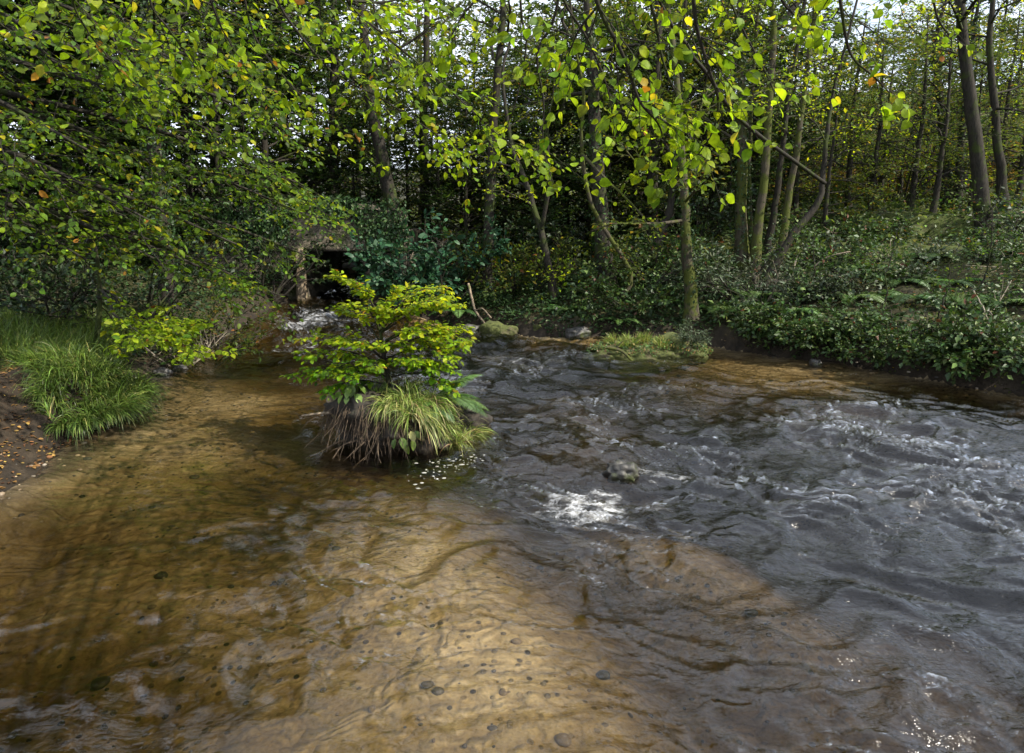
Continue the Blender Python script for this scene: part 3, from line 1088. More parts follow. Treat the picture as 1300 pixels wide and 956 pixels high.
pxtree('mossy_tree', 'mossy trunk standing at the water edge behind the low mossy islet', 884, 11.8, [(876, 360, 0), (868, 300, 0), (866, 240, 0), (858, 100, .2)], 23, 9, f0=.5, nb=9, blen=2.0, bark='mossy_bark', ivy=500, ivy_top=.9, **wood)
pxtree('leaning_trunk', 'short dark trunk leaning right left of the mossy water edge tree', 828, 14.4, [(840, 290, 0), (848, 255, 0), (856, 180, 0)], 17, 7, f0=.5, nb=6, blen=1.6, **wood)
pxtree('forked_tree', 'dark diagonal trunk with a long branch arching up towards the river', 968, 12.6, [(1000, 305, 0), (1035, 262, 0), (1046, 225, 0), (1050, 180, 0), (1058, 120, .2)], 13, 6, f0=.55, nb=6, blen=1.6, pal='gold', leaf=.06, per_m=9,
       limbs=[([at_y(1047, 232, 12.5), at_y(1010, 206, 11), at_y(962, 170, 9), at_y(925, 133, 7.6), at_y(885, 70, 6.2), at_y(850, 15, 5), at_y(830, -60, 4.4)], .036, 5)])
for k, (u, dy, tops, w, lb) in enumerate([
    (945, .3, [(940, 200, 0), (936, 60, 0)], 20, 'ivied stem, leftmost and thickest of the many-stemmed clump'),
    (962, .0, [(972, 220, 0), (985, 40, 0), (980, -20, 0)], 15, 'upright mossy stem beside the ivied one in the many-stemmed clump'),
    (975, .4, [(990, 230, 0), (1012, 60, 0)], 12, 'bare brown stem between mossy ones in the many-stemmed clump'),
    (990, .1, [(1008, 220, 0), (1030, 40, 0)], 13, 'mossy stem leaning right behind the dark diagonal trunk'),
    (955, .6, [(950, 200, 0), (960, 20, 0)], 9, 'thin straight stem at the back of the many-stemmed clump')]):
    pxtree('coppice_stem', lb, u, 13.6 + dy, tops, w, 9, f0=.4, nb=9, blen=1.6, bark='mossy_bark' if k != 2 else 'bark', ivy=1500 if k == 0 else 120, ivy_top=.75, pal='gold', leaf=.06, per_m=7, group='stems of the many-stemmed clump')
pxtree('ivy_tree', 'left of two ivy-clad trunks on the bank top, pale with glinting ivy', 1198, 17.5, [(1196, 170, 0), (1186, 60, 0)], 15, 8, f0=.5, nb=8, blen=1.8, ivy=1500, pal='gold', leaf=.07, per_m=9)
pxtree('ivy_tree', 'right of two ivy-clad trunks on the bank top, leaning right as it rises', 1211, 17.3, [(1221, 170, 0), (1232, 60, 0)], 13, 8, f0=.5, nb=8, blen=1.8, ivy=1300, pal='gold', leaf=.07, per_m=9)
pxtree('woodland_tree', 'thick dark trunk at right, leaning left as it rises', 1252, 13.8, [(1240, 170, 0), (1224, 40, 0), (1218, -20, 0)], 24, 7.5, f0=.5, nb=8, blen=1.6, pal='gold', leaf=.07, per_m=9)
pxtree('woodland_tree', 'slimmer dark trunk near the right edge with bare twigs', 1272, 14.8, [(1266, 170, 0), (1254, 30, 0)], 16, 7.6, f0=.42, nb=10, blen=1.6, pal='gold', leaf=.06, per_m=5)
# limb near the top right with sky behind
pxtree('woodland_tree', 'grey trunk with a bent top against the bright sky', 958, 17.5, [(962, 180, 0), (968, 100, 0), (975, 60, 0), (1010, 10, 0), (1040, -20, 0)], 18, 10.5, f0=.5, nb=9, blen=2.2, **wood)
pxtree('woodland_tree', 'thick pale trunk high behind the hanging hazel leaves', 826, 16.2, [(830, 180, 0), (836, 20, 0)], 20, 11, f0=.5, nb=9, blen=2.2, **wood)

# wood behind: three kinds, copied
tmpl = []
for k, (h, pal, f0, nb, bl, pm) in enumerate([(11, 'wood', .12, 34, 2.8, 20), (9, 'wood', .15, 24, 2.3, 12), (12, 'dark', .06, 44, 2.8, 24), (9, 'wood', .2, 20, 2.2, 5)]):
    r = tree('distant_tree', 'x', (0, 0, 0), [(.1, .1, h * .5), (.0, .2, h)], .13, h, pal=pal, leaf=.13, f0=f0, nb=nb, blen=bl, per_m=pm, rtip=.15, sp=dict(rmin=.006))
    tmpl.append(r)
DL = ['leafy green tree of the distant wood behind the far bank', 'yellowing tree of the distant wood with thin foliage', 'dark dense evergreen tree of the distant wood', 'nearly bare twiggy tree of the distant wood']
DG = ['leafy trees of the distant wood', 'yellowing trees of the distant wood', 'evergreens of the distant wood', 'bare trees of the distant wood']
spots = []
for u, Yd, k, s in [(-20, 12.5, 2, .8), (110, 13, 2, .75), (200, 14.5, 2, .85), (280, 15, 2, .8), (340, 17.5, 2, .8), (160, 20, 2, 1), (360, 21, 2, .9), (-90, 14, 2, 1), (-40, 15, 2, .9), (60, 14, 2, .9), (130, 17, 0, .9), (250, 16, 2, .9), (320, 19, 0, .9), (370, 23, 1, .9), (455, 26, 3, .9), (500, 22, 3, .8), (535, 27, 3, 1.0), (585, 20, 0, .85), (570, 30, 3, 1.1),
                    (650, 21, 0, .8), (690, 18, 2, .6), (720, 19, 0, .9), (780, 22, 2, .85), (805, 18, 0, .7), (850, 20, 0, .9), (900, 18, 0, .8), (910, 26, 3, 1), (930, 22, 2, .8), (1000, 24, 1, .8), (1050, 22, 3, .85), (1090, 28, 1, .9), (1130, 24, 3, .65),
                    (1170, 30, 3, .9), (1240, 26, 3, .8), (1300, 20, 3, .9), (1330, 26, 1, .9), (20, 22, 0, 1), (90, 24, 2, 1), (180, 23, 0, 1.1), (280, 27, 2, 1.1), (400, 34, 0, 1.0), (480, 40, 0, 1.0), (620, 36, 1, 1.0), (700, 34, 0, 1.1), (760, 40, 0, 1.1), (840, 33, 0, 1.1),
                    (1020, 42, 1, 1.0), (1150, 46, 3, 1.0), (1230, 44, 0, 1.0), (1290, 38, 1, .9), (-120, 12, 2, 1), (-160, 18, 0, 1), (1400, 22, 1, 1), (660, 50, 2, 1.2), (550, 52, 0, 1.2), (440, 50, 2, 1.2), (870, 55, 0, 1.2), (950, 52, 1, 1.2), (1100, 60, 0, 1.1)]:
    g = at_y(u, 300, Yd)
    spots.append((g[0], Yd, k, s * (.66 if u > 560 else 1) * (.85 if u > 1000 else 1)))
cnt = [0] * 4
for x, y, k, s in spots:
    loc = (x, y, hz(x, y) - .1)
    s *= rng.uniform(.92, 1.08)
    if cnt[k] == 0:
        o = tmpl[k]
        o.location = loc
        o.scale = (s, s, s)
    else:
        o = copy_thing(tmpl[k], loc, rng.uniform(0, 2 * PI), s)
    cnt[k] += 1
    o['label'], o['group'] = DL[k], DG[k]


BL = 'slender twiggy tree with thin yellow leaves crowding the crest at right'
for u, Yd, k, s in [(1010, 16.5, 3, .62), (1045, 15.5, 1, .5), (1075, 17.5, 3, .65), (1100, 16, 3, .55), (1115, 20, 1, .6), (1150, 16.5, 3, .62), (1165, 22, 2, .5), (1180, 15.5, 3, .55), (1215, 20, 3, .7), (1228, 16.2, 1, .48), (1262, 18, 3, .65), (1285, 16, 3, .6),
                    (1300, 22, 1, .65), (1330, 17, 3, .6), (1060, 25, 1, .7), (1140, 26, 0, .65), (1200, 28, 0, .7), (1270, 27, 1, .7), (1095, 30, 0, .75), (1240, 33, 2, .75), (1310, 31, 0, .75), (1020, 29, 0, .75), (990, 24, 3, .7), (1170, 36, 0, .8)]:
    g = at_y(u, 300, Yd)
    o = copy_thing(tmpl[k], (g[0], Yd, hz(g[0], Yd) - .15), rng.uniform(0, 6.28), (s, s, s * .82))
    o.name = 'slender_tree'
    o['label'], o['group'] = BL, 'slender trees crowding the crest at right'
YL = ['low leafy young tree under the tall trunks of the far bank', 'low yellowing young tree under the tall trunks of the far bank', 'low dark young evergreen under the tall trunks of the far bank']
YG = ['leafy young trees under the tall trunks', 'yellowing young trees under the tall trunks', 'young evergreens under the tall trunks']
for u, Yd, k, s in [(455, 17.5, 2, .42), (480, 19, 0, .5), (520, 18, 2, .45), (560, 17, 0, .42), (590, 16.5, 2, .4), (610, 18.5, 1, .5), (640, 17.5, 0, .5), (665, 19.5, 2, .6), (695, 16.2, 2, .4), (715, 17.5, 0, .5),
                    (745, 19, 0, .6), (775, 17, 2, .45), (800, 20, 0, .6), (820, 16.5, 0, .42), (850, 18.5, 2, .5), (885, 17.5, 0, .5), (905, 20, 0, .6), (925, 16.8, 2, .45), (1000, 17.5, 2, .42), (1040, 20, 1, .45),
                    (430, 21, 0, .6), (540, 22, 0, .65), (700, 23, 0, .7), (600, 24, 0, .7), (830, 24, 0, .7), (390, 20, 2, .55), (1090, 21, 1, .4), (960, 19, 0, .5)]:
    g = at_y(u, 300, Yd)
    o = copy_thing(tmpl[k], (g[0], Yd, hz(g[0], Yd) - .15), rng.uniform(0, 6.28), (s * 1.15, s * 1.15, s))
    o.name = 'young_tree'
    o['label'], o['group'] = YL[k], YG[k]


# ------------------------------------------------------------------ bushes
def bush(name, label, loc, R, nst, pal, leaf, per_m, mat='glossy_leaf', shape='quad', rise=.7, bark='bark', leaves=True, group=None, wig=.14, lv=2, trop=0, cat='bush', aim=None, flat=.2):
    root = empty(name, loc, label, cat, group)
    Gt, Gc, tw = Geo(), Geo(), []
    S = dict(seg=[.1, .16, .22], wig=wig, trop=[trop, trop, .02], nb=[0, 5, 6], start=[0, .2, .25], ang=[0, 48, 48], ratio=[0, .5, .55], rratio=.6, tip=.35, flat=flat, rmin=.0)
    loc = np.array(loc, float)
    for k in range(nst):
        az = rng.uniform(0, 2 * PI)
        d = np.array([math.cos(az), math.sin(az), rise * rng.uniform(.5, 1.6)])
        if aim is not None:
            d = unit(d) + np.array(aim)
        grow(Gt, loc + np.array([math.cos(az), math.sin(az), 0]) * R * .1, d, R * rng.uniform(.7, 1.15), .012 * R + .004, lv, S, tw)
    Gt.build('stems', M[bark], root)
    if leaves:
        twig_leaves(Gc, tw, per_m, leaf, pal, shape, flat=.6)
        Gc.build('foliage', M[mat], root, smooth=False)
    return root


def on_bank(u, Y, dz=-.03):
    g = at_y(u, 300, Y)
    return np.array([g[0], Y, hz(g[0], Y) + dz])


bush('laurel_bush', 'large blue-green broad-leaved bush between the bridge and the tall trunk', on_bank(562, 13.4), 1.6, 9, 'laurel', .11, 20, shape='oval', rise=.9)
bush('laurel_bush', 'lower blue-green bush leaning out over the water beside the bridge mouth', on_bank(515, 13.6), 1.0, 8, 'laurel', .10, 22, shape='oval', rise=.5)
bush('laurel_bush', 'blue-green bush covering the right end of the stone bridge', on_bank(512, 14.0), 1.1, 8, 'laurel', .10, 22, shape='oval', rise=1.0)
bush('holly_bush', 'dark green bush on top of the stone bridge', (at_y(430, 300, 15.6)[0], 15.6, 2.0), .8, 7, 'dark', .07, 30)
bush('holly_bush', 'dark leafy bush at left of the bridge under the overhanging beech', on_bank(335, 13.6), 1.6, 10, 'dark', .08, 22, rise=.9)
bush('bramble_bush', 'bright leafy bush at the foot of the broad ivied trunk', on_bank(810, 13.2), 1.3, 9, 'bramble', .085, 22)
bush('bramble_bush', 'dense green bush hanging over the water left of the mossy tree', on_bank(800, 12.5), .9, 9, 'bramble', .08, 24, rise=.5)
bush('elder_bush', 'silvery pale-leaved bush right of the mossy water edge tree', on_bank(935, 12.5), 1.25, 10, 'silver', .09, 18, shape='narrow', rise=.6)
bush('elder_bush', 'silvery sprawling bush drooping to the bank below the diagonal trunk', on_bank(985, 11.6), 1.1, 10, 'silver', .085, 18, shape='narrow', rise=.4)
bush('bare_bush', 'pale leafless twiggy bush on the right bank over the silvery leaves', on_bank(975, 11.9), .9, 6, 'silver', .05, 3, bark='pale_bark', leaves=False, rise=.6)
bush('bare_bush', 'pale tangle of bare twigs below the leaning trunk by the bridge', on_bank(530, 16.0), 1.6, 9, 'silver', .05, 3, bark='pale_bark', leaves=False, rise=.9)
bush('bramble_bush', 'low bramble at the waterline near the right sand bar', on_bank(1075, 10.4), .75, 9, 'bramble', .075, 26, rise=.4)
bush('bramble_bush', 'dark bramble hanging over the river at the far right', on_bank(1215, 9.1), .75, 10, 'bramble', .07, 24, rise=.45)
bush('bramble_bush', 'bramble at the right edge with a leaning dead stick', on_bank(1290, 8.7), .8, 9, 'bramble', .07, 24, rise=.5)
bush('bramble_bush', 'small bramble below the bare sapling on the right bank', on_bank(1140, 9.9), .7, 9, 'bramble', .07, 26, rise=.45)
bush('privet_bush', 'dark round-leaved bush on the slope above the right bank', on_bank(1060, 12.6), 1.0, 9, 'bramble', .08, 20, rise=.6)
bush('privet_bush', 'sparse dark bush on the crest near the right edge', on_bank(1285, 13), 1.2, 9, 'dark', .07, 14, rise=.8)
bush('coppiced_bush', 'yellow-green many-stemmed bush on the crest before the orange bracken', on_bank(1132, 19), 2.4, 12, 'gold', .08, 8, mat='leaf', rise=1.6, wig=.08)
bush('yellow_bush', 'glowing yellow bush beyond the crest beside the ivy-clad trunks', on_bank(1175, 21), 1.8, 10, 'gold', .09, 14, mat='leaf', rise=1.1)
for u_, Y_, R_, lb_ in [(600, 14.6, 1.3, 'green leafy bush at the foot of the tall straight trunk'), (642, 13.7, 1.0, 'green leafy bush between the tall straight trunk and the crooked tree'), (725, 14.0, 1.2, 'green leafy bush between the crooked tree and the broad ivied trunk'), (838, 13.4, 1.1, 'green leafy bush left of the mossy water edge tree')]:
    bush('leafy_bush', lb_, on_bank(u_, Y_), R_, 9, 'wood', .075, 20, mat='leaf', rise=1.1)
bush('gold_bush', 'small yellow-leaved bush between the crooked tree and broad trunk', on_bank(672, 13.9), 1.3, 7, 'gold', .07, 9, mat='leaf', rise=1.0)
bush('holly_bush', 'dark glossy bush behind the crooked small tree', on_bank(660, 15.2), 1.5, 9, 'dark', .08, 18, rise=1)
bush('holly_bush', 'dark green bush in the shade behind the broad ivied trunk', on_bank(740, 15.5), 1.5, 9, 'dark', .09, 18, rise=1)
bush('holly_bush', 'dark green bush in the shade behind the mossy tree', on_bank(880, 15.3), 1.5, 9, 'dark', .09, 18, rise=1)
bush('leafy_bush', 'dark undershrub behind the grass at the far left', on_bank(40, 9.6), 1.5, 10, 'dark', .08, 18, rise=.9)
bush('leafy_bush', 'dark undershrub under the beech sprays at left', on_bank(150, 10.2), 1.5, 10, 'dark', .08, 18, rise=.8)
bush('leafy_bush', 'green undershrub at the river edge below the beech sprays', on_bank(255, 10.7), 1.2, 10, 'wood', .07, 22, rise=.8, mat='leaf')
bush('bare_bush', 'pale dead twigs tangled at the river edge below the beech', on_bank(215, 9.9), .8, 6, 'silver', .05, 3, bark='pale_bark', leaves=False, rise=.7)
for u, Y0, hh, lb in [(1133, 10.4, 1.5, 'straight bare sapling rising from the right bank brambles'), (1252, 11, 1.6, 'thin leafless sapling before the crest at right'), (1205, 9.9, 1.2, 'short bare sapling at right near the waterline'), (1030, 11.5, 1.3, 'thin bare sapling beside the privet bush')]:
    b = on_bank(u, Y0)
    tree('sapling', lb, b, [b + np.array([.02, 0, hh * .5]), b + np.array([.05, 0, hh])], .013, hh, pal='bramble', leaf=.05, f0=.4, nb=7, blen=.5, per_m=6, cat='sapling')
bw = bush('bramble_bush', 'bramble trailing over the right waterline with dark water beneath', on_bank(1000, 11.0), .62, 10, 'bramble', .07, 30, rise=.35, trop=-.03, group='brambles along the right waterline')
bs_ = bush('bramble_bush', 'arching bramble on the slope above the right bank', on_bank(1100, 12), .8, 8, 'bramble', .08, 20, rise=.7, trop=-.03, group='brambles on the right slope')
bs2 = bush('nettle_clump', 'pale leafy clump on the slope above the right bank', on_bank(1050, 11.4), .55, 14, 'silver', .07, 26, rise=1.4, lv=1, group='pale leafy clumps on the right slope', cat='plant')
edge = spline(np.concatenate([RIVER[15:22], RIVER[22:24]]).repeat(1, 0) if False else np.array([np.append(p, 0) for p in RIVER[15:24]]), 160)
acc = 0
for a, b in zip(edge[:-1], edge[1:]):
    acc += np.linalg.norm(b - a)
    if acc > .42 and a[0] > 3.8:
        acc = rng.uniform(-.1, .1)
        nn = unit(np.array([-(b - a)[1], (b - a)[0]]))
        p = a[:2] + nn * rng.uniform(.05, .35)
        if sdist(p[:1], p[1:])[0] < 0:
            p = a[:2] - nn * rng.uniform(.05, .35)
        copy_thing(bw, (p[0], p[1], hz(*p) + .02), rng.uniform(0, 6.28), rng.uniform(.6, 1.15))
for k in range(46):
    x, y = rng.uniform(3.5, 13), rng.uniform(8, 16)
    d = sdist(np.array([x]), np.array([y]))[0]
    if .4 < d < 6.5:
        copy_thing(bs_ if k % 2 else bs2, (x, y, hz(x, y) - .03), rng.uniform(0, 6.28), rng.uniform(.5, 1.1))
# bracken on the hill at right
br = bush('bracken', 'x', (0, 0, 0), .9, 12, 'autumn', .10, 22, mat='leaf', shape='narrow', rise=.9, lv=1, cat='bracken', group='orange bracken plants on the slope beyond the crest')
br['label'] = 'orange bracken plant on the slope beyond the crest'
first = True
for k in range(110):
    x = rng.uniform(9, 27)
    y = rng.uniform(19, 44)
    loc = (x, y, hz(x, y) - .05)
    s = rng.uniform(.8, 1.8)
    if first:
        br.location, br.scale, first = loc, (s, s, s), False
    else:
        copy_thing(br, loc, rng.uniform(0, 6.28), s)

# undergrowth: a mass nobody could count
def scatter(n, xr, yr, dmin, dmax, cond=None):
    x = rng.uniform(*xr, n)
    y = rng.uniform(*yr, n)
    d = sdist(x, y)
    m = (d > dmin) & (d < dmax)
    if cond is not None:
        m &= cond(x, y, d)
    x, y, d = x[m], y[m], d[m]
    return x, y, height(x, y), d


def cover(name, x, y, z, hmax, pal, leaf, mat, nclump=1.3, shape='quad'):
    cl = np.clip(fbm(x * nclump, y * nclump, 3) + .55, .05, 1.4)
    h = cl * hmax * rng.random(len(x)) ** .6
    P = np.stack([x, y, z + h], 1)
    G = Geo()
    n = len(x)
    add_leaves(G, P, rng.normal(0, 1, (n, 3)) * np.array([1, 1, .45]), np.array([0, -.15, 1.0]) + rng.normal(0, .45, (n, 3)), leaf * rng.uniform(.6, 1.4, n), pick(pal, n, .35), shape)
    return tag(G.build(name, M[mat], smooth=False), kind='stuff')


x, y, z, d = scatter(210000, (2.2, 15), (5, 19), .0, 8.5, lambda x, y, d: ((x > 3.7) | (d > .9)) & (rng.random(len(x)) < .55 * np.clip(1.35 - d * .30, .22, 1) * np.clip(.75 + 1.1 * fbm(x * .7 + 3, y * .7, 2), .18, 1.2)))
patch = fbm(x * .9 + 40, y * .9, 3)
for nm, mk, hm, pl in (('bramble_undergrowth', patch > .12, .75, 'bramble'), ('leafy_undergrowth', (patch <= .12) & (patch > -.18), .45, 'silver'), ('mossy_undergrowth', (patch <= -.18) & (rng.random(len(x)) < .6), .16, 'wood')):
    cover(nm, x[mk], y[mk], z[mk], hm, pl, .065 if pl != 'wood' else .045, 'glossy_leaf' if pl != 'wood' else 'leaf')
x, y, z, d = scatter(120000, (-3, 4.5), (11.5, 20), .05, 7, lambda x, y, d: (rng.random(len(x)) < .5))
cover('ivy_undergrowth', x, y, z, .30, 'ivy', .07, 'glossy_leaf')
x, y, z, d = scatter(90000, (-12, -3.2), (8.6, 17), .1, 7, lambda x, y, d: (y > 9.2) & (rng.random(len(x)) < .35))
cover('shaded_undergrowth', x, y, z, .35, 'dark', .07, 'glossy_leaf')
x, y, z, d = scatter(60000, (-16, 22), (14, 34), 3, 60, lambda x, y, d: rng.random(len(x)) < .8)
cover('woodland_undergrowth', x, y, z, .5, 'wood', .13, 'leaf', .6)
# fallen leaves
x, y, z, d = scatter(22000, (-8, 13), (4, 17), .02, 6, lambda x, y, d: (rng.random(len(x)) < np.where((x < -3) & (y < 8), .75, .35)))
x2, y2, z2, d2 = scatter(5200, (-7.5, -3.8), (4.2, 7.6), .0, 3)
x, y, z = np.concatenate([x, x2]), np.concatenate([y, y2]), np.concatenate([z, z2])
P = np.stack([x, y, z + .012], 1)
G = Geo()
n = len(P)
add_leaves(G, P, rng.normal(0, 1, (n, 3)) * [1, 1, .1], np.array([0, 0, 1]) + rng.normal(0, .3, (n, 3)), .042 * rng.uniform(.6, 1.3, n), pick('litter', n), 'oval')
tag(G.build('fallen_leaves', M['dry_leaf'], smooth=False), kind='stuff')


# ------------------------------------------------------------------ grass
def blades(G, P, D0, Ln, wd, droop, col, seg=4):
    n = len(P)
    D0 = unit(D0)
    Ln = np.broadcast_to(Ln, (n,))
    pts = [P]
    d = D0.copy()
    for i in range(seg):
        d = unit(d + np.array([0, 0, -1.0]) * np.broadcast_to(droop, (n,))[:, None] * (i + .4) / seg)
        pts.append(pts[-1] + d * (Ln / seg)[:, None])
    side = unit(np.cross(D0, rdir(n)))
    V = []
    for i, p in enumerate(pts):
        w = wd * (1 - (i / seg) ** 1.6) + .0006
        V += [p - side * w, p + side * w]
    V = np.stack(V, 1)
    k = 2 * (seg + 1)
    fq = np.array([(2 * i, 2 * i + 1, 2 * i + 3, 2 * i + 2) for i in range(seg)])
    G.add(V.reshape(-1, 3), None, (fq[None] + (np.arange(n) * k)[:, None, None]).reshape(-1, 4), np.repeat(col, k, 0))


# lawn on the left bank
x, y, z, d = scatter(60000, (-9.5, -3.3), (5.2, 10.2), .35, 5, lambda x, y, d: (y > 7.6 + .3 * fbm(x, y, 2)) | ((x > -4.75) & (y > 6.6)))
G = Geo()
n = len(x)
blades(G, np.stack([x, y, z - .01], 1), np.array([.15, -.1, 1]) + rng.normal(0, .3, (n, 3)), rng.uniform(.12, .32, n), .004, .5, pick('grass', n), 3)
tag(G.build('bank_grass', M['grass']), kind='stuff')


def tussock(name, label, c, n, R, Ln, lean, droop, pal, wd=.0045, z=None, cat='grass clump', wild=.3):
    c = np.array(c, float)
    root = empty(name, c, label, cat)
    G = Geo()
    a = rng.uniform(0, 2 * PI, n)
    r = np.sqrt(rng.random(n))
    off = np.stack([np.cos(a) * r * R[0], np.sin(a) * r * R[1], np.zeros(n)], 1)
    P = c + off
    P[:, 2] += (z(P[:, 0], P[:, 1]) - c[2]) if z is not None else R[2] * (1 - r * r)
    # many small tufts, each with its own fan, length and hang
    nt_ = max(6, n // 60)
    tc_ = rng.integers(0, n, nt_)
    own = np.argmin(((off[:, None, :2] - off[None, tc_, :2]) ** 2).sum(-1), 1)
    ctr = off[tc_][own]
    tl = rng.uniform(.55, 1.15, nt_)[own]
    lean_t = rng.normal(0, wild, (nt_, 3))[own]
    P[:, :2] += (ctr - off)[:, :2] * .55
    D0 = np.array(lean) + lean_t + ctr / np.array([R[0], R[1], 1]) * .45 + (off - ctr) * 4 + rng.normal(0, wild, (n, 3)) + np.array([0, 0, .55])
    blades(G, P, D0, rng.uniform(.4, 1.1, n) * Ln * tl, wd, droop * rng.uniform(.5, 1.2, n), pick(pal, n, .35), 5)
    G.build('blades', M['grass'], root)
    return root


c = gp(118, 480)
tussock('grass_tussock', 'big green grass clump overhanging the left bank into the water', (-4.48, 7.15, hz(-4.48, 7.15)), 6400, (.34, .75, .0), .40, (.1, -.25, .5), 1.05, 'grass', .005, z=lambda x, y: np.maximum(height(x, y), .12))
tussock('grass_tussock', 'shorter grass clump above the bare soil of the left bank', (-4.75, 7.1, hz(-4.75, 7.1)), 1500, (.45, .35, 0), .3, (.1, -.3, .6), .6, 'grass', .004, z=lambda x, y: np.maximum(height(x, y), .12))


# ------------------------------------------------------------------ ferns
def fern(name, label, c, nf, Ln, aim=(0, 0, 0), pal='fern', spread=1.0, group=None):
    c = np.array(c, float)
    root = empty(name, c, label, 'fern', group)
    for k in range(nf):
        az = 2 * PI * (k + rng.random() * .6) / nf
        d = unit(np.array([math.cos(az) * spread, math.sin(az) * spread, .9]) + np.array(aim))
        l = Ln * rng.uniform(.75, 1.15)
        pts = [c.copy()]
        for i in range(18):
            d = unit(d + np.array([0, 0, -.085]))
            pts.append(pts[-1] + d * l / 18)
        pts = np.array(pts)
        G = Geo()
        tube(G, pts, np.linspace(.004, .001, 19), 3, col=np.array([.06, .09, .02]))
        t = np.linspace(.12, .99, 46)
        x = np.stack([np.interp(t * 18, np.arange(19), pts[:, j]) for j in range(3)], 1)
        td = unit(np.stack([np.interp(np.clip(t * 18 + .5, 0, 18), np.arange(19), pts[:, j]) for j in range(3)], 1) - x + 1e-6)
        up = np.array([0, 0, 1.0])
        side = unit(np.cross(td, up))
        wl = l * .2 * np.sin(np.clip(t, 0, 1) ** .7 * PI) ** .8 + .01
        col = pick(pal, 1, .15)
        for sg in (1, -1):
            add_leaves(G, x, side * sg + td * .35 + rng.normal(0, .06, (46, 3)) - up * .15, np.cross(td, side) * -1 + rng.normal(0, .1, (46, 3)), wl, np.repeat(col, 46, 0) * np.exp(rng.normal(0, .12, (46, 1))), 'pinna')
        G.build('frond', M['grass'], root, smooth=False)
    return root


def fern_at(u, Y, nf, Ln, label, **k):
    b = on_bank(u, Y)
    return fern('fern', label, b, nf, Ln, **k)


for u_, Y_, l_ in [(1010, 11.2, .6), (1045, 12.2, .55), (1085, 11.4, .6), (1120, 12.4, .5), (1165, 11.0, .6), (1190, 12.5, .55), (1230, 10.6, .6), (1265, 12, .55), (1110, 10.6, .5), (930, 12.9, .6), (1000, 10.9, .6), (1060, 10.6, .6), (1145, 11.8, .6), (1210, 11.4, .6), (1280, 10.2, .6), (1090, 12.6, .6), (975, 12.3, .6)]:
    fern_at(u_, Y_, 8, l_ * 1.25, 'green fern in the undergrowth of the right bank slope', group='ferns of the right bank slope')
fern_at(905, 12.2, 7, .7, 'dark green fern right of the mossy water edge tree')
fern_at(955, 11.6, 7, .75, 'pale green fern at the foot of the silvery bush')
fern_at(720, 13.0, 6, .6, 'small fern in the shade on the far bank under the crooked tree')
fern_at(790, 12.2, 6, .5, 'bright small fern at the waterline left of the mossy tree')
fern_at(580, 13.2, 6, .6, 'small fern below the large blue-green bush')
fern_at(845, 12.6, 6, .6, 'fern in the dark hollow left of the mossy tree')

# ------------------------------------------------------------------ islet with the golden shrub
c0 = at_z(492, 572)
IC = np.array([c0[0], c0[1] + .35, 0.0])       # centre of the mound at water level
root = empty('earth_mound', IC, 'dark undercut mound of earth and roots in mid-river under the golden shrub', 'mound')
G = Geo()


def undercut(v):
    w = v.copy()
    lo = np.clip(-v[:, 2], 0, 1)
    k = 1 - .5 * lo * (v[:, 0] < .35)
    w[:, 0] *= k
    w[:, 1] *= 1 - .4 * lo
    return w


lump(G, IC + [0, 0, .17], (.58, .42, .34), 3.1, .36, 5, over=undercut)
lump(G, IC + [.42, .05, .08], (.42, .40, .24), 5.2, .5, 5)
lump(G, IC + [-.1, .1, -.15], (.45, .34, .32), 8.2, .3, 4)
G.build('earth', M['mound'], root, tint=False)
G = Geo()
for k in range(320):
    az = rng.uniform(PI * .7, PI * 1.8)
    r = rng.uniform(.75, 1.0)
    p = IC + np.array([math.cos(az) * .62 * r, math.sin(az) * .46 * r, rng.uniform(.28, .46)])
    d = np.array([math.cos(az) * .35, math.sin(az) * .35, -.6])
    S = dict(seg=[.06], wig=.18, trop=[-.12])
    grow(G, p, d, rng.uniform(.2, .48), rng.uniform(.002, .006), 0, dict(seg=[.06], wig=.2, trop=[-.15], tip=.3, rmin=0), [])
G.build('roots', M['root'], root, tint=False)
for k in range(9):
    G = Geo()
    az = rng.uniform(PI * .9, PI * 2.1)
    p = IC + np.array([math.cos(az) * .5, math.sin(az) * .36, rng.uniform(.0, .2)])
    grow(G, p, [math.cos(az), math.sin(az) * .8, -.25], rng.uniform(.25, .5), rng.uniform(.008, .016), 1, dict(seg=[.05, .06], wig=.22, trop=[-.06, -.08], nb=[0, 3], start=[0, .3], ang=[0, 40], ratio=[0, .5], tip=.3, rmin=0), [])
    G.build('snagged_root', M['root'], root, tint=False)
# broken stump on the mound's left shoulder
sb = IC + np.array([-.54, -.14, .32])
G = Geo()
tube(G, np.array([sb + [.1, .04, -.16], sb + [.04, .02, -.06], sb + [0, 0, .04], sb + [-.03, 0, .13], sb + [-.015, -.01, .21]]), [.05, .062, .058, .05, .022], 9)
tube(G, np.array([sb + [0, -.03, 0], sb + [-.13, -.06, .0], sb + [-.3, -.07, -.02]]), [.018, .013, .008], 6)
tube(G, np.array([sb + [.02, 0, .1], sb + [.05, -.02, .2], sb + [.09, -.02, .25]]), [.04, .03, .01], 7)
tag(G.build('broken_stump', M['dead_wood'], tint=False, origin=sb), 'weathered broken stump jutting from the left side of the mid-river mound', 'stump')


def mz(x, y):
    return IC[2] + .14 + .32 * np.sqrt(np.clip(1 - ((x - IC[0]) / .72) ** 2 - ((y - IC[1]) / .6) ** 2, 0.02, 1))


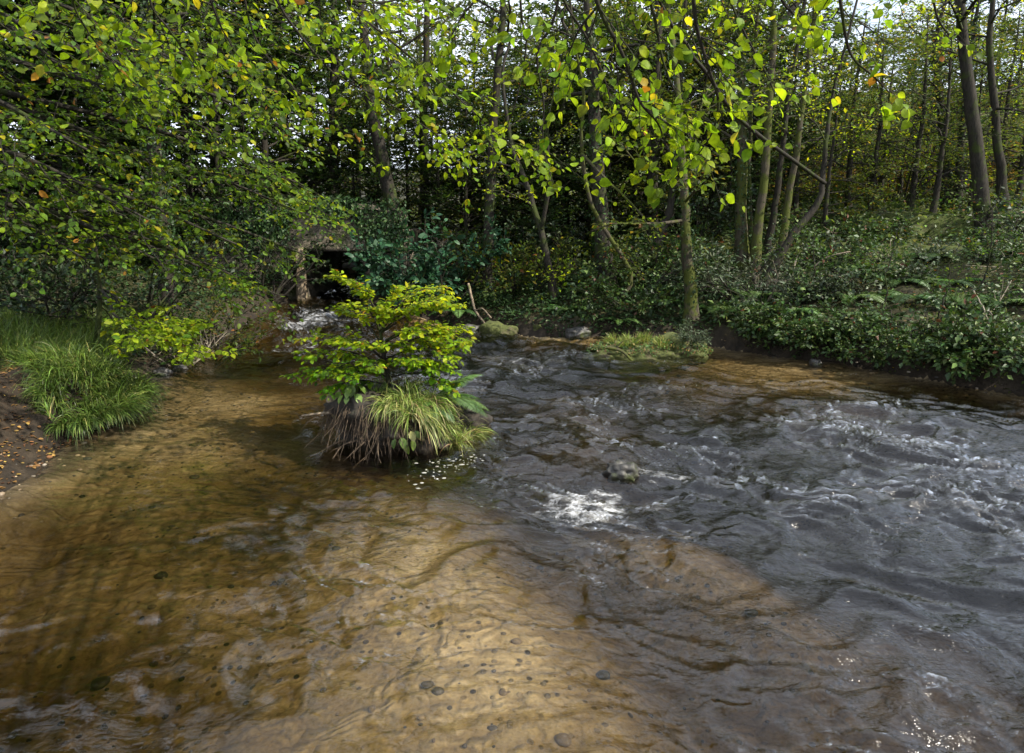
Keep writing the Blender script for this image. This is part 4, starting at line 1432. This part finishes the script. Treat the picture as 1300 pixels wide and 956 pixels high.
tussock('grass_tussock', 'pale long grass draped over the front of the mid-river mound', IC + [.22, -.2, .33], 1900, (.28, .24, .0), .42, (.4, -.6, -.1), .95, 'drygrass', .0045, z=mz, wild=.5)
tussock('grass_tussock', 'shaggy grass falling to the water at the right of the mid-river mound', IC + [.58, -.1, .16], 1000, (.24, .28, .0), .28, (.45, -.4, .2), .7, 'drygrass', .004, z=lambda x, y: mz(x, y) - .12, wild=.5)
tussock('grass_tussock', 'short fresh green grass round the stem of the golden shrub', IC + [-.08, .02, .42], 420, (.34, .22, .0), .15, (0, -.1, .7), .35, 'grass', .004, z=mz)
# broad-leaved plants at the mound's foot
def leafy_plant(name, label, c, n, size, aim, pal='grass'):
    c = np.array(c, float)
    root = empty(name, c, label, 'plant')
    Gs, Gl = Geo(), Geo()
    for k in range(n):
        d = unit(np.array(aim) + rng.normal(0, .45, 3))
        p = spline([c, c + d * size * .6, c + d * size * 1.1 + np.array([0, 0, -size * .25])], 8)
        tube(Gs, p, .0025, 3)
        add_leaves(Gl, p[-1:], (p[-1:] - p[-2:-1]) + np.array([[0, 0, -.01]]), np.array([[0, -.2, 1.0]]) + rng.normal(0, .3, (1, 3)), size * rng.uniform(.6, 1), pick(pal, 1) * 1.2, 'beech')
    Gs.build('stalks', M['root'], root, tint=False)
    Gl.build('foliage', M['grass'], root)
    return root


leafy_plant('dock_plant', 'broad green leaves trailing to the water in front of the mound', IC + [.18, -.42, .24], 9, .11, (.3, -.6, -.2))
leafy_plant('dock_plant', 'broad green leaves beside the broken stump on the mound', IC + [-.34, -.18, .5], 14, .12, (-.1, -.3, .5))
leafy_plant('dock_plant', 'broad leaves behind the broken stump, half under the shrub', IC + [-.46, .1, .48], 12, .11, (-.4, 0, .6))
fern('fern', 'fern arching right over the river from the mid-river mound', IC + [.46, .02, .36], 6, .52, aim=(.9, -.15, .1), spread=.6)
fern('fern', 'fern drooping in front of the dark hollow at the right of the mound', IC + [.42, -.16, .36], 5, .36, aim=(.5, -.5, -.1), spread=.6)

# the shrub: a young beech in layered sprays
SB = IC + np.array([-.06, .03, .42])
root = empty('beech_sapling', SB, 'young golden-green beech shrub growing on the mid-river mound', 'shrub')
Gt, Gc, tw = Geo(), Geo(), []
top = SB + np.array([-.05, 0, .85])
stem = spline([SB - [0, 0, .12], SB + [.02, 0, .2], SB + [-.03, .02, .45], top], 14)
tube(Gt, stem, np.linspace(.032, .012, len(stem)), 8)
tube(Gt, spline([SB, SB + [.1, .02, .14], SB + [.22, 0, .3]], 8), np.linspace(.022, .012, 9)[:9], 6) if False else None
S = dict(seg=[.05, .07, .09], wig=.08, trop=[-.01, -.012, -.012], nb=[0, 7, 8], start=[0, .1, .15], ang=[0, 42, 45], ratio=[0, .36, .5], rratio=.55, tip=.3, flat=.92, rmin=0)
sprays = [  # pixel the spray reaches, where on the stem it starts
    (425, 362, 0, 1.0), (455, 372, .1, .95), (500, 385, 0, .9), (560, 392, .1, .9), (588, 422, -.1, .8), (560, 375, -.25, .95), (606, 436, 0, .7), (575, 455, .2, .6), (580, 478, .2, .5),
    (545, 425, .25, .8), (400, 430, 0, .6), (388, 455, .1, .5), (400, 478, .2, .4), (385, 480, -.2, .35), (440, 440, .3, .6), (430, 400, -.2, .8), (500, 440, .35, .6), (535, 465, .3, .5),
    (410, 500, .15, .3), (470, 470, .4, .5), (560, 440, -.3, .7), (460, 400, .3, .85), (520, 400, .35, .85), (582, 398, -.2, .9), (570, 490, .1, .4), (440, 480, .3, .4)]
for u, v, dn, f in sprays:
    e = at_y(u, v - (12 if v < 410 else 4), SB[1] - dn)
    i = f * (len(stem) - 1)
    p0 = stem[int(i)]
    Ln = np.linalg.norm(e - p0)
    mid = (p0 + e) / 2 + np.array([0, 0, .12 * Ln])
    pts = spline([p0, mid, e], 12)
    tube(Gt, pts, np.linspace(.010, .003, len(pts)), 5, cap=False)
    for k in range(9):
        i = rng.integers(3, len(pts) - 1)
        td = unit(pts[i + 1] - pts[i])
        side = unit(np.cross(td, [0, 0, 1.0])) * (1 if k % 2 else -1)
        grow(Gt, pts[i], td * .75 + side * .75 + rng.normal(0, .1, 3), Ln * rng.uniform(.22, .42), .004, 1, S, tw)
    tw.append(pts[5:])
Gt.build('stem', M['bark'], root, tint=False)
P_before = 0
twig_leaves(Gc, tw, 36, .048, 'gold', 'beech', flat=.85, jit=.3)
# leaf tint runs from darker green low down to brighter gold at the top
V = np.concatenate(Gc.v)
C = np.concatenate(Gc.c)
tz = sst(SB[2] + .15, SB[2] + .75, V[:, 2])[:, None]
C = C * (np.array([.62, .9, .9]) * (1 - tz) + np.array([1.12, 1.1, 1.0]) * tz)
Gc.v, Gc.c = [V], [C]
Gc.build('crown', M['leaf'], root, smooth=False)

# foam flecks in the slack water below the mound
G = Geo()
for k in range(70):
    q_ = rng.random() ** 1.5
    u = 600 - 70 * q_ + rng.normal(0, 9)
    v = 583 + 22 * q_ + rng.normal(0, 4 + 7 * q_)
    p = at_z(u, v, .012)
    a = np.arange(7) * 2 * PI / 7
    r = rng.uniform(.002, .009) * rng.choice([.6, 1, 1.6]) * (1 + .3 * rng.random(7))
    sx = rng.uniform(1, 1.8)
    ring = np.stack([np.cos(a) * r * sx, np.sin(a) * r, 0 * a], 1) + p
    G.add(np.concatenate([ring, p[None] + [0, 0, .006]]), [(i, (i + 1) % 7, 7) for i in range(7)])
tag(G.build('foam_flecks', M['foam'], tint=False), kind='stuff')

# ------------------------------------------------------------------ low mossy islet
c1 = at_z(828, 458)
JC = np.array([c1[0], c1[1] + .3, 0])
root = empty('mossy_islet', JC, 'low mossy islet lying across the river before the mossy tree', 'islet')
G = Geo()
lump(G, JC + [-.15, 0, -.02], (.85, .38, .24), 1.7, .35, 5)
lump(G, JC + [.5, .05, .05], (.42, .33, .27), 2.9, .35, 5)
lump(G, JC + [-.6, -.05, -.02], (.4, .3, .17), 4.1, .35, 4)
G.build('moss', M['moss'], root, tint=False)
G = Geo()
n_ = 2600
a_ = rng.uniform(0, 2 * PI, n_)
r_ = np.sqrt(rng.random(n_))
x_, y_ = JC[0] + np.cos(a_) * r_ * 1.0, JC[1] + np.sin(a_) * r_ * .42
z_ = .03 + .23 * np.sqrt(np.clip(1 - ((x_ - JC[0]) / 1.02) ** 2 - ((y_ - JC[1]) / .44) ** 2, .01, 1)) + rng.uniform(-.02, .05, n_)
kk_ = fbm(x_ * 3, y_ * 3, 3) > -.25
add_leaves(G, np.stack([x_, y_, z_], 1)[kk_], rng.normal(0, 1, (kk_.sum(), 3)), np.array([0, -.3, 1.0]) + rng.normal(0, .4, (kk_.sum(), 3)), .032 * rng.uniform(.6, 1.4, kk_.sum()), np.where(rng.random((kk_.sum(), 1)) < .72, pick('fern', kk_.sum()), pick('litter', kk_.sum())), 'oval')
G.build('leaf_cover', M['grass'], root, smooth=False)
jz = lambda x, y: .06 + .2 * np.sqrt(np.clip(1 - ((x - JC[0]) / 1.0) ** 2 - ((y - JC[1]) / .4) ** 2, .01, 1))
tussock('grass_tussock', 'bright green grass on the left half of the low mossy islet', JC + [-.3, -.05, .2], 900, (.42, .22, 0), .17, (0, -.2, .7), .4, 'drygrass', .004, z=jz)
tussock('grass_tussock', 'sparse short grass on the right half of the low mossy islet', JC + [.25, -.12, .2], 400, (.35, .2, 0), .13, (0, -.2, .7), .4, 'drygrass', .004, z=jz)
bush('heath_shrub', 'small grey-green rounded shrub on the right end of the low islet', JC + [.66, 0, .22], .32, 12, 'silver', .035, 70, shape='narrow', rise=.8, wig=.1, aim=(.1, -.4, -.1))
a = at_z(770, 441, .22)
b = at_z(803, 459, .02)
G = Geo()
pp = spline([a, (a + b) / 2 + [0.03, 0, .05], b], 10)
tube(G, pp, np.linspace(.03, .018, len(pp)), 7)
tube(G, spline([pp[3], pp[3] + [.1, 0, .12], pp[3] + [.25, .05, .15]], 6), .012, 5)
tag(G.build('fallen_stick', M['mossy_bark'], origin=a), 'mossy stick slanting into the water at the left of the low islet', 'stick')

# ------------------------------------------------------------------ boulders
def boulder(label, u, v, w, seed, mat='rock', z=.0, hk=.6, Y=None, amp=.28):
    p = at_z(u, v, 0) if Y is None else on_bank(u, Y)
    G = Geo()
    lump(G, p + [0, 0, z], (w, w * .8, w * hk), seed, amp, 4)
    return tag(G.build('boulder', M[mat], origin=p, tint=False), label, 'boulder')


boulder('dark wet boulder breaking the water amid white foam in mid-river', 790, 606, .15, 2, z=.045, hk=.62, amp=.4)
boulder('yellow-mossed boulder at the far water edge beyond the golden shrub', 632, 425, .36, 3, 'moss', .02)
boulder('small dark rock at the far water edge left of the yellow-mossed boulder', 596, 424, .22, 4, 'rock', .05)
boulder('dark rock at the foot of the left bank beyond the grass clump', 205, 476, .13, 7, 'rock', .02)
boulder('small rock beside the waterline under the low beech spray', 228, 470, .1, 8, 'rock', .02)
boulder('mossy boulder at the far waterline below the crooked tree', 690, 423, .3, 9, 'moss', .05)
boulder('dark rock on the far waterline right of the mossy boulder', 735, 428, .25, 10, 'rock', .05)
boulder('small pale pebble at the tail of the right sand bar', 1035, 463, .09, 12, 'rock', .03)

for k in range(16):
    x, y = rng.uniform(3.5, 11), rng.uniform(9, 15)
    d_ = sdist(np.array([x]), np.array([y]))[0]
    if d_ < .5 or d_ > 5.5:
        continue
    L_ = rng.uniform(.6, 1.6)
    az = rng.uniform(0, PI)
    e_ = [x + math.cos(az) * L_, y + math.sin(az) * L_ * .4]
    a_ = np.array([x, y, hz(x, y) + .03])
    b_ = np.array([e_[0], e_[1], hz(*e_) + rng.uniform(.1, .7)])
    G = Geo()
    P_ = spline([a_, (a_ + b_) / 2 + rng.normal(0, .06, 3), b_], 12)
    tube(G, P_, np.linspace(.014, .006, len(P_)), 5)
    for q_ in range(4):
        i = rng.integers(3, len(P_) - 2)
        grow(G, P_[i], unit(P_[i + 1] - P_[i]) + rng.normal(0, .6, 3), L_ * .35, .006, 0, dict(seg=[.08], wig=.15, trop=[0], tip=.4, rmin=0), [])
    tag(G.build('dead_branch', M['pale_bark'] if k % 2 else M['dead_wood'], origin=a_), 'bare dead branch lying or leaning among the brambles of the right slope', 'branch', 'dead branches on the right slope')
# stones on the bed and along the pool edge
import bmesh as _bm
bm_ = _bm.new()
_bm.ops.create_icosphere(bm_, subdivisions=2, radius=1)
sv_ = np.array([v.co[:] for v in bm_.verts])
sf_ = np.array([[v.index for v in f.verts] for f in bm_.faces])
bm_.free()
x = rng.uniform(-6, 8, 8000)
y = rng.uniform(1.5, 12, 8000)
d = sdist(x, y)
keep = (d < .12) & (fbm(x * .6 + 9, y * .6, 3) + rng.normal(0, .15, len(x)) > np.where(d > -.5, -.3, .22))
x, y = x[keep], y[keep]
z = height(x, y)
r = np.exp(rng.normal(math.log(.011), .5, len(x))).clip(.005, .05)
G = Geo()
V = sv_[None] * (1 + rng.normal(0, .08, (len(x), len(sv_), 1))) * r[:, None, None] * np.stack([rng.uniform(.8, 1.4, len(x)), rng.uniform(.8, 1.2, len(x)), rng.uniform(.4, .7, len(x))], 1)[:, None]
V = V + np.stack([x, y, z + r * .15], 1)[:, None]
cc = np.array([(.09, .075, .06), (.2, .15, .10), (.32, .24, .14), (.05, .045, .04), (.26, .22, .17)])[rng.integers(0, 5, len(x))]
G.add(V.reshape(-1, 3), (sf_[None] + (np.arange(len(x)) * len(sv_))[:, None, None]).reshape(-1, 3), None, np.repeat(cc, len(sv_), 0))
tag(G.build('pebbles', M['pebble']), kind='stuff')

# waterlogged branch
def stick(label, pts, r, mat='dead_wood', cat='stick'):
    P = spline(pts, 14)
    P = P + np.cumsum(rng.normal(0, .006, P.shape), 0)
    G = Geo()
    tube(G, P, np.linspace(r, r * .5, len(P)), 6)
    i = len(P) // 2
    d = unit(P[i + 1] - P[i])
    tube(G, spline([P[i], P[i] + d * r * 10 + [0, 0, r * 9], P[i] + d * r * 22 + [0, 0, r * 12]], 6), r * .45, 5)
    return tag(G.build('fallen_stick', M[mat], origin=P[0]), label, cat)


stick('pale dead stick leaning down the bank to the water at far right', [on_bank(1245, 9.6, .5), on_bank(1262, 9.2, .3), on_bank(1290, 8.6, .1)], .012, 'pale_bark')
stick('long dead branch lying on the slope right of the diagonal trunk', [on_bank(980, 12.4, .2), on_bank(1030, 12.1, .25), on_bank(1085, 11.8, .15)], .03)
stick('dead branch propped on the bank below the large blue-green bush', [on_bank(593, 13.3, .5), on_bank(603, 13.0, .3), on_bank(622, 12.8, .05)], .03)
stick('bare dead branch stretching across the slope before the crest', [at_y(1045, 268, 12.3), at_y(1100, 255, 12.3), at_y(1160, 245, 12.5), at_y(1220, 240, 12.8)], .018, 'dead_wood', 'branch') if False else None

# ------------------------------------------------------------------ stone bridge
def box(G, x0, x1, y0, y1, z0, z1, nsub=1, jit=0):
    import bmesh
    bm = bmesh.new()
    bmesh.ops.create_cube(bm, size=1)
    bmesh.ops.subdivide_edges(bm, edges=bm.edges[:], cuts=nsub, use_grid_fill=True)
    v = np.array([p.co[:] for p in bm.verts]) + .5
    f = [[p.index for p in q.verts] for q in bm.faces]
    bm.free()
    v = v * [x1 - x0, y1 - y0, z1 - z0] + [x0, y0, z0]
    v = v + rng.normal(0, jit, v.shape)
    G.add(v, None, np.array([q for q in f if len(q) == 4]))


BRo = np.array([-3.9, BR_Y, 0])
root = empty('stone_bridge', BRo, 'old mossy stone bridge with a low dark opening over the stream', 'bridge')
xl, xr = at_y(386, 360, BR_Y)[0], at_y(462, 360, BR_Y)[0]
z_soff = at_y(400, 318, BR_Y)[2]
z_top = at_y(400, 262, BR_Y)[2]
G = Geo()
box(G, xl - 3.2, xl, BR_Y, BR_Y + 3.2, -.6, z_soff, 5, .015)
G.build('abutment', M['stone'], root, smooth=False, tint=False)
G = Geo()
box(G, xr, xr + .9, BR_Y, BR_Y + 3.2, -.6, z_soff, 5, .015)
G.build('abutment', M['stone'], root, smooth=False, tint=False)
G = Geo()
box(G, xl - 3.2, xr + .9, BR_Y - .06, BR_Y + .4, z_soff + .003, z_top, 15, .018)
v_ = G.v[-1]
top_ = v_[:, 2] > z_top - .05
v_[top_, 2] += fbm(v_[top_, 0] * 1.1, v_[top_, 1], 3) * .16 - .3 * sst(xr + .1, xr + .9, v_[top_, 0])
G.build('parapet', M['stone'], root, smooth=False, tint=False)
G = Geo()
box(G, xl - 3.2, xr + .85, BR_Y + .405, BR_Y + 3.3, z_soff + .003, z_top - .5, 3, .01)
G.build('deck', M['stone'], root, smooth=False, tint=False)
G = Geo()
box(G, xl - .1, xl + .06, BR_Y - .22, BR_Y - .03, 0, z_soff + .05, 4, .01)
G.build('post', M['dead_wood'], root, smooth=False, tint=False)
G = Geo()
n = 6500
x = rng.uniform(xl - 3, xr + 1.0, n)
hgt = rng.random(n) ** .6
zz = z_top + .22 - hgt * rng.uniform(.05, .5, n) * (1 + 1.3 * pnoise(x * 1.5, x * 0)) - .75 * hgt * sst(xr - .25, xr + .2, x) - .6 * hgt * sst(xl + .1, xl - .5, x)
P = np.stack([x, BR_Y - .09 - rng.random(n) * .12, zz], 1)
add_leaves(G, P, rng.normal(0, .5, (n, 3)) - [0, 0, .6], np.array([0, -1, .4]) + rng.normal(0, .4, (n, 3)), .07 * rng.uniform(.6, 1.4, n), pick('ivy', n) * 1.4, 'quad')
G.build('ivy', M['glossy_leaf'], root, smooth=False)


# ------------------------------------------------------------------ overhanging trees
SPRAY = dict(seg=[.08, .12, .18], wig=.09, trop=[-.02, -.02, -.01], nb=[0, 7, 8], start=[0, .12, .2], ang=[0, 44, 46], ratio=[0, .38, .5], rratio=.5, tip=.3, flat=.9, rmin=0)


def overhang(name, label, base, trunk_top, r0, limbs, pal, leaf, per_m, shape, subs, sublen, SP, crown_nb=0, crown_len=3, f0=.5):
    base = np.array(base, float)
    base[2] = hz(base[0], base[1])
    root = empty(name, base, label, 'tree')
    Gt, Gc, tw = Geo(), Geo(), []
    path = spline([base - [0, 0, .3], base * .6 + np.array(trunk_top) * .4 + [.1, 0, 0], trunk_top], 20)
    tube(Gt, path, np.linspace(r0, r0 * .35, len(path)), 10)
    for L0 in limbs:
        pts, r, ns, sl = L0
        pts = np.array(pts, float)
        # leave the trunk at a height a little under the limb's first point
        zt = min(pts[0][2] + .2, path[-1][2])
        i = int(np.argmin(np.abs(path[:, 2] - zt)))
        gap = pts[0] - path[i]
        q_ = np.linspace(0, 1, 14)[:-1, None]
        full = np.concatenate([path[i] + gap * q_ + np.array([0, 0, .12 * np.linalg.norm(gap)]) * q_ * (1 - q_) * 2, spline(pts, 26)])
        rr = np.linspace(max(r * 1.8, r), r * .35, len(full))
        tube(Gt, full, rr, 6)
        k0 = 14
        for k in range(ns):
            j = rng.integers(k0, len(full) - 1)
            td = unit(full[j + 1] - full[j])
            side = unit(np.cross(td, [0, 0, 1.0]) + rng.normal(0, .25, 3)) * (1 if k % 2 else -1)
            grow(Gt, full[j], td * .8 + side * .7 + rng.normal(0, .15, 3), sl * rng.uniform(.6, 1.2), max(.0022, rr[j] * .4), 1, SP, tw)
        tw.append(full[-8:])
    for k in range(crown_nb):
        t = f0 + (1 - f0) * (k + rng.random()) / crown_nb
        i = min(int(t * (len(path) - 1)), len(path) - 2)
        az = rng.uniform(0, 2 * PI)
        grow(Gt, path[i], [math.cos(az), math.sin(az), rng.uniform(.1, .9)], crown_len * rng.uniform(.7, 1.2), r0 * .3, 2, dict(SP, seg=[.15, .3, .4]), tw)
    Gt.build('trunk', M['bark'], root, tint=False)
    twig_leaves(Gc, tw, per_m, leaf, pal, shape, flat=.7, jit=.5, droop=.08)
    Gc.build('crown', M['leaf'], root, smooth=False)
    return root


# big beech at left: its trunk stands outside the frame, the sprays slope down to the right
bt = np.array([-8.2, 7.2, 9.0])
lm = []
for u, v, dist, ns, sl in [(405, 330, 9.0, 16, .9), (355, 375, 9.2, 14, .8), (320, 368, 8.8, 14, .8), (395, 275, 9.4, 16, .9), (385, 235, 8.6, 18, 1.1), (300, 310, 7.8, 14, .9), (270, 340, 9.2, 16, .9),
                           (210, 335, 8.4, 14, .9), (300, 180, 8, 18, 1.1), (190, 280, 7.2, 18, 1.0), (110, 330, 8.4, 12, .9), (50, 270, 7.4, 12, .9), (360, 120, 7.6, 18, 1.1), (110, 190, 7, 16, 1.0), (230, 80, 7.2, 18, 1.0),
                           (40, 230, 7.6, 14, 1.0), (60, 50, 7.2, 16, 1.0), (150, 10, 7.6, 16, 1.2), (300, 20, 7.8, 18, 1.2), (400, 30, 8.4, 16, 1.2), (380, 170, 9.5, 16, 1.2), (240, 230, 8.8, 16, 1.2), (150, 130, 9, 16, 1.2)]:
    e = at_d(u, v, dist)
    s = bt * [1, 1, 0] + np.array([0, 0, min(8.6, e[2] + 1.0 + .35 * rng.random())])
    m1 = s * .62 + e * .38 + np.array([0, 0, .45])
    m2 = s * .25 + e * .75 + np.array([0, 0, .30])
    lm.append(([m1, m2, e], .028, ns, sl))
overhang('beech_tree', 'beech whose yellow-green sprays slope down over the river from the left', bt * [1, 1, 0], bt, .3, lm, 'beech', .056, 19, 'beech', 0, 0, SPRAY, 10, 3.0, .6)
# low spray from a small beech on the left bank
c = on_bank(100, 9.0)
lb = [([c * .5 + at_d(u, v, dd) * .5 + [0, 0, .35], at_d(u, v, dd)], 0.012, 15, .42) for u, v, dd in [(262, 452, 8.0), (225, 420, 8.4), (190, 432, 8.0)]]
overhang('young_beech', 'small beech on the left bank with one bright low spray over the pool', c, c + [.15, .1, 1.6], .045, lb, 'hazel', .06, 26, 'beech', 0, 0, dict(SPRAY, seg=[.06, .08, .1]), 3, .5, .8)

# hazel overhead: its trunk stands behind the camera at right, its twigs hang into the top of the view
ht = np.array([3.8, -2.0, 7.6])
px = lambda pts, d: [at_d(u, v - 22, d * 1.12 + k * .06) for k, (u, v) in enumerate(pts)]
HL = [
    (px([(735, -70), (760, 30), (790, 90), (812, 150), (835, 178), (848, 215)], 3.0), .010, 13, .50),
    (px([(878, -70), (882, 40), (897, 100), (912, 150), (904, 190), (884, 222)], 3.1), .009, 12, .42),
    (px([(800, -70), (830, 40), (842, 100), (862, 150), (885, 190)], 3.3), .008, 12, .5),
    (px([(690, -70), (715, 20), (745, 70), (770, 130), (780, 185)], 3.6), .008, 11, .5),
    (px([(655, -70), (662, 40), (668, 80), (655, 150), (640, 190)], 4.2), .008, 6, .4),
    (px([(720, -70), (705, 40), (682, 90), (690, 150), (690, 210), (706, 265)], 4.6), .010, 6, .5),
    (px([(640, -70), (610, 10), (585, 45), (560, 90)], 4.0), .009, 8, .5),
    (px([(1055, -70), (1068, 30), (1080, 90), (1108, 118), (1130, 140)], 3.4), .008, 7, .32),
    (px([(940, -70), (985, 10), (1010, 40), (1060, 50)], 3.8), .008, 6, .4),
    (px([(905, -70), (930, 30), (975, 120), (990, 160)], 4.2), .008, 8, .45),
    (px([(1180, -70), (1185, 20), (1200, 60), (1240, 90)], 4.6), .008, 6, .4),
    (px([(780, -70), (770, 10), (735, 60), (715, 110)], 3.4), .008, 9, .45),
]
overhang('hazel_tree', 'hazel overhead whose large sunlit leaves hang into the top centre', ht * [1, 1, 0], ht, .14, HL, 'hazel', .046, 19, 'round', 0, 0, dict(SPRAY, seg=[.06, .08, .1], nb=[0, 4, 5], flat=.6), 9, 2.2, .72)  # unseen high crown added to cast shade on the near left water
# a second tree overhead at left
ht2 = np.array([-3.2, -1.0, 8.0])
HL2 = [
    (px([(420, -70), (440, 20), (482, 62), (540, 110), (610, 172), (655, 215)], 4.6), .009, 16, .6),
    (px([(325, -70), (350, 20), (400, 90), (433, 122), (480, 145), (550, 190), (600, 225)], 5.0), .009, 16, .6),
    (px([(380, -70), (420, 10), (480, 25), (540, 15), (590, 40)], 4.6), .010, 12, .6),
    (px([(460, -70), (480, 60), (500, 110), (530, 140)], 5.2), .008, 10, .6),
    (px([(300, -70), (320, 60), (370, 130), (420, 180)], 5.2), .008, 12, .6),
    (px([(250, -70), (270, 30), (300, 90), (340, 150)], 4.8), .008, 12, .6),
    (px([(200, -70), (190, 20), (215, 60), (250, 110)], 4.6), .008, 12, .6),
    (px([(100, -70), (90, 10), (110, 60), (150, 110)], 4.6), .008, 12, .6),
]
overhang('beech_tree', 'beech overhead whose thin leafy twigs hang into the top left', ht2 * [1, 1, 0], ht2, .16, HL2, 'hazel', .058, 15, 'beech', 0, 0, dict(SPRAY, nb=[0, 5, 6], flat=.75), 7, 2.2, .75)

# ------------------------------------------------------------------ light
EL, AZ = math.radians(43), math.radians(-24)     # from the right and slightly behind
sv = Vector((math.cos(EL) * math.cos(AZ), math.cos(EL) * math.sin(AZ), math.sin(EL)))
sun = bpy.data.lights.new('sun', 'SUN')
sun.energy = 4.9
sun.angle = math.radians(.5)
sun.color = (1.0, .93, .80)
so = bpy.data.objects.new('sun', sun)
COL.objects.link(so)
so.rotation_euler = sv.to_track_quat('Z', 'Y').to_euler()
so.location = sv * 60
w = bpy.data.worlds.new('World')
scene.world = w
w.use_nodes = True
n = w.node_tree
n.nodes.clear()
sky = n.nodes.new('ShaderNodeTexSky')
sky.sky_type = 'NISHITA'
sky.sun_disc = False
sky.sun_elevation = EL
sky.sun_rotation = PI / 2 - AZ
sky.air_density = 1.0
sky.dust_density = 2.5
bg = n.nodes.new('ShaderNodeBackground')
bg.inputs['Strength'].default_value = .15
o = n.nodes.new('ShaderNodeOutputWorld')
tcw = n.nodes.new('ShaderNodeTexCoord')
cm = n.nodes.new('ShaderNodeMapping')
cm.inputs['Scale'].default_value = (1, 1, 2.0)
n.links.new(tcw.outputs['Generated'], cm.inputs[0])
cl_f = ramp(n, noise_tex(n, 2.6, 7, .6, .4, cm.outputs[0]), [(.27, (0, 0, 0)), (.46, (1, 1, 1))])
n.links.new(mixc(n, cl_f, sky.outputs[0], (5.5, 6.0, 6.9)), bg.inputs[0])
n.links.new(bg.outputs[0], o.inputs[0])

vs = scene.view_settings
vs.view_transform = 'Standard'
vs.look = 'None'
vs.exposure = .92
vs.gamma = 1
vs.use_curve_mapping = False
cy = scene.cycles
cy.max_bounces = 6
cy.diffuse_bounces = 3
cy.glossy_bounces = 2
cy.transmission_bounces = 4
cy.transparent_max_bounces = 8
cy.sample_clamp_indirect = 4
cy.sample_clamp_direct = 12
cy.caustics_reflective = False
cy.caustics_refractive = False
cy.use_denoising = True
cy.denoising_prefilter = 'ACCURATE'
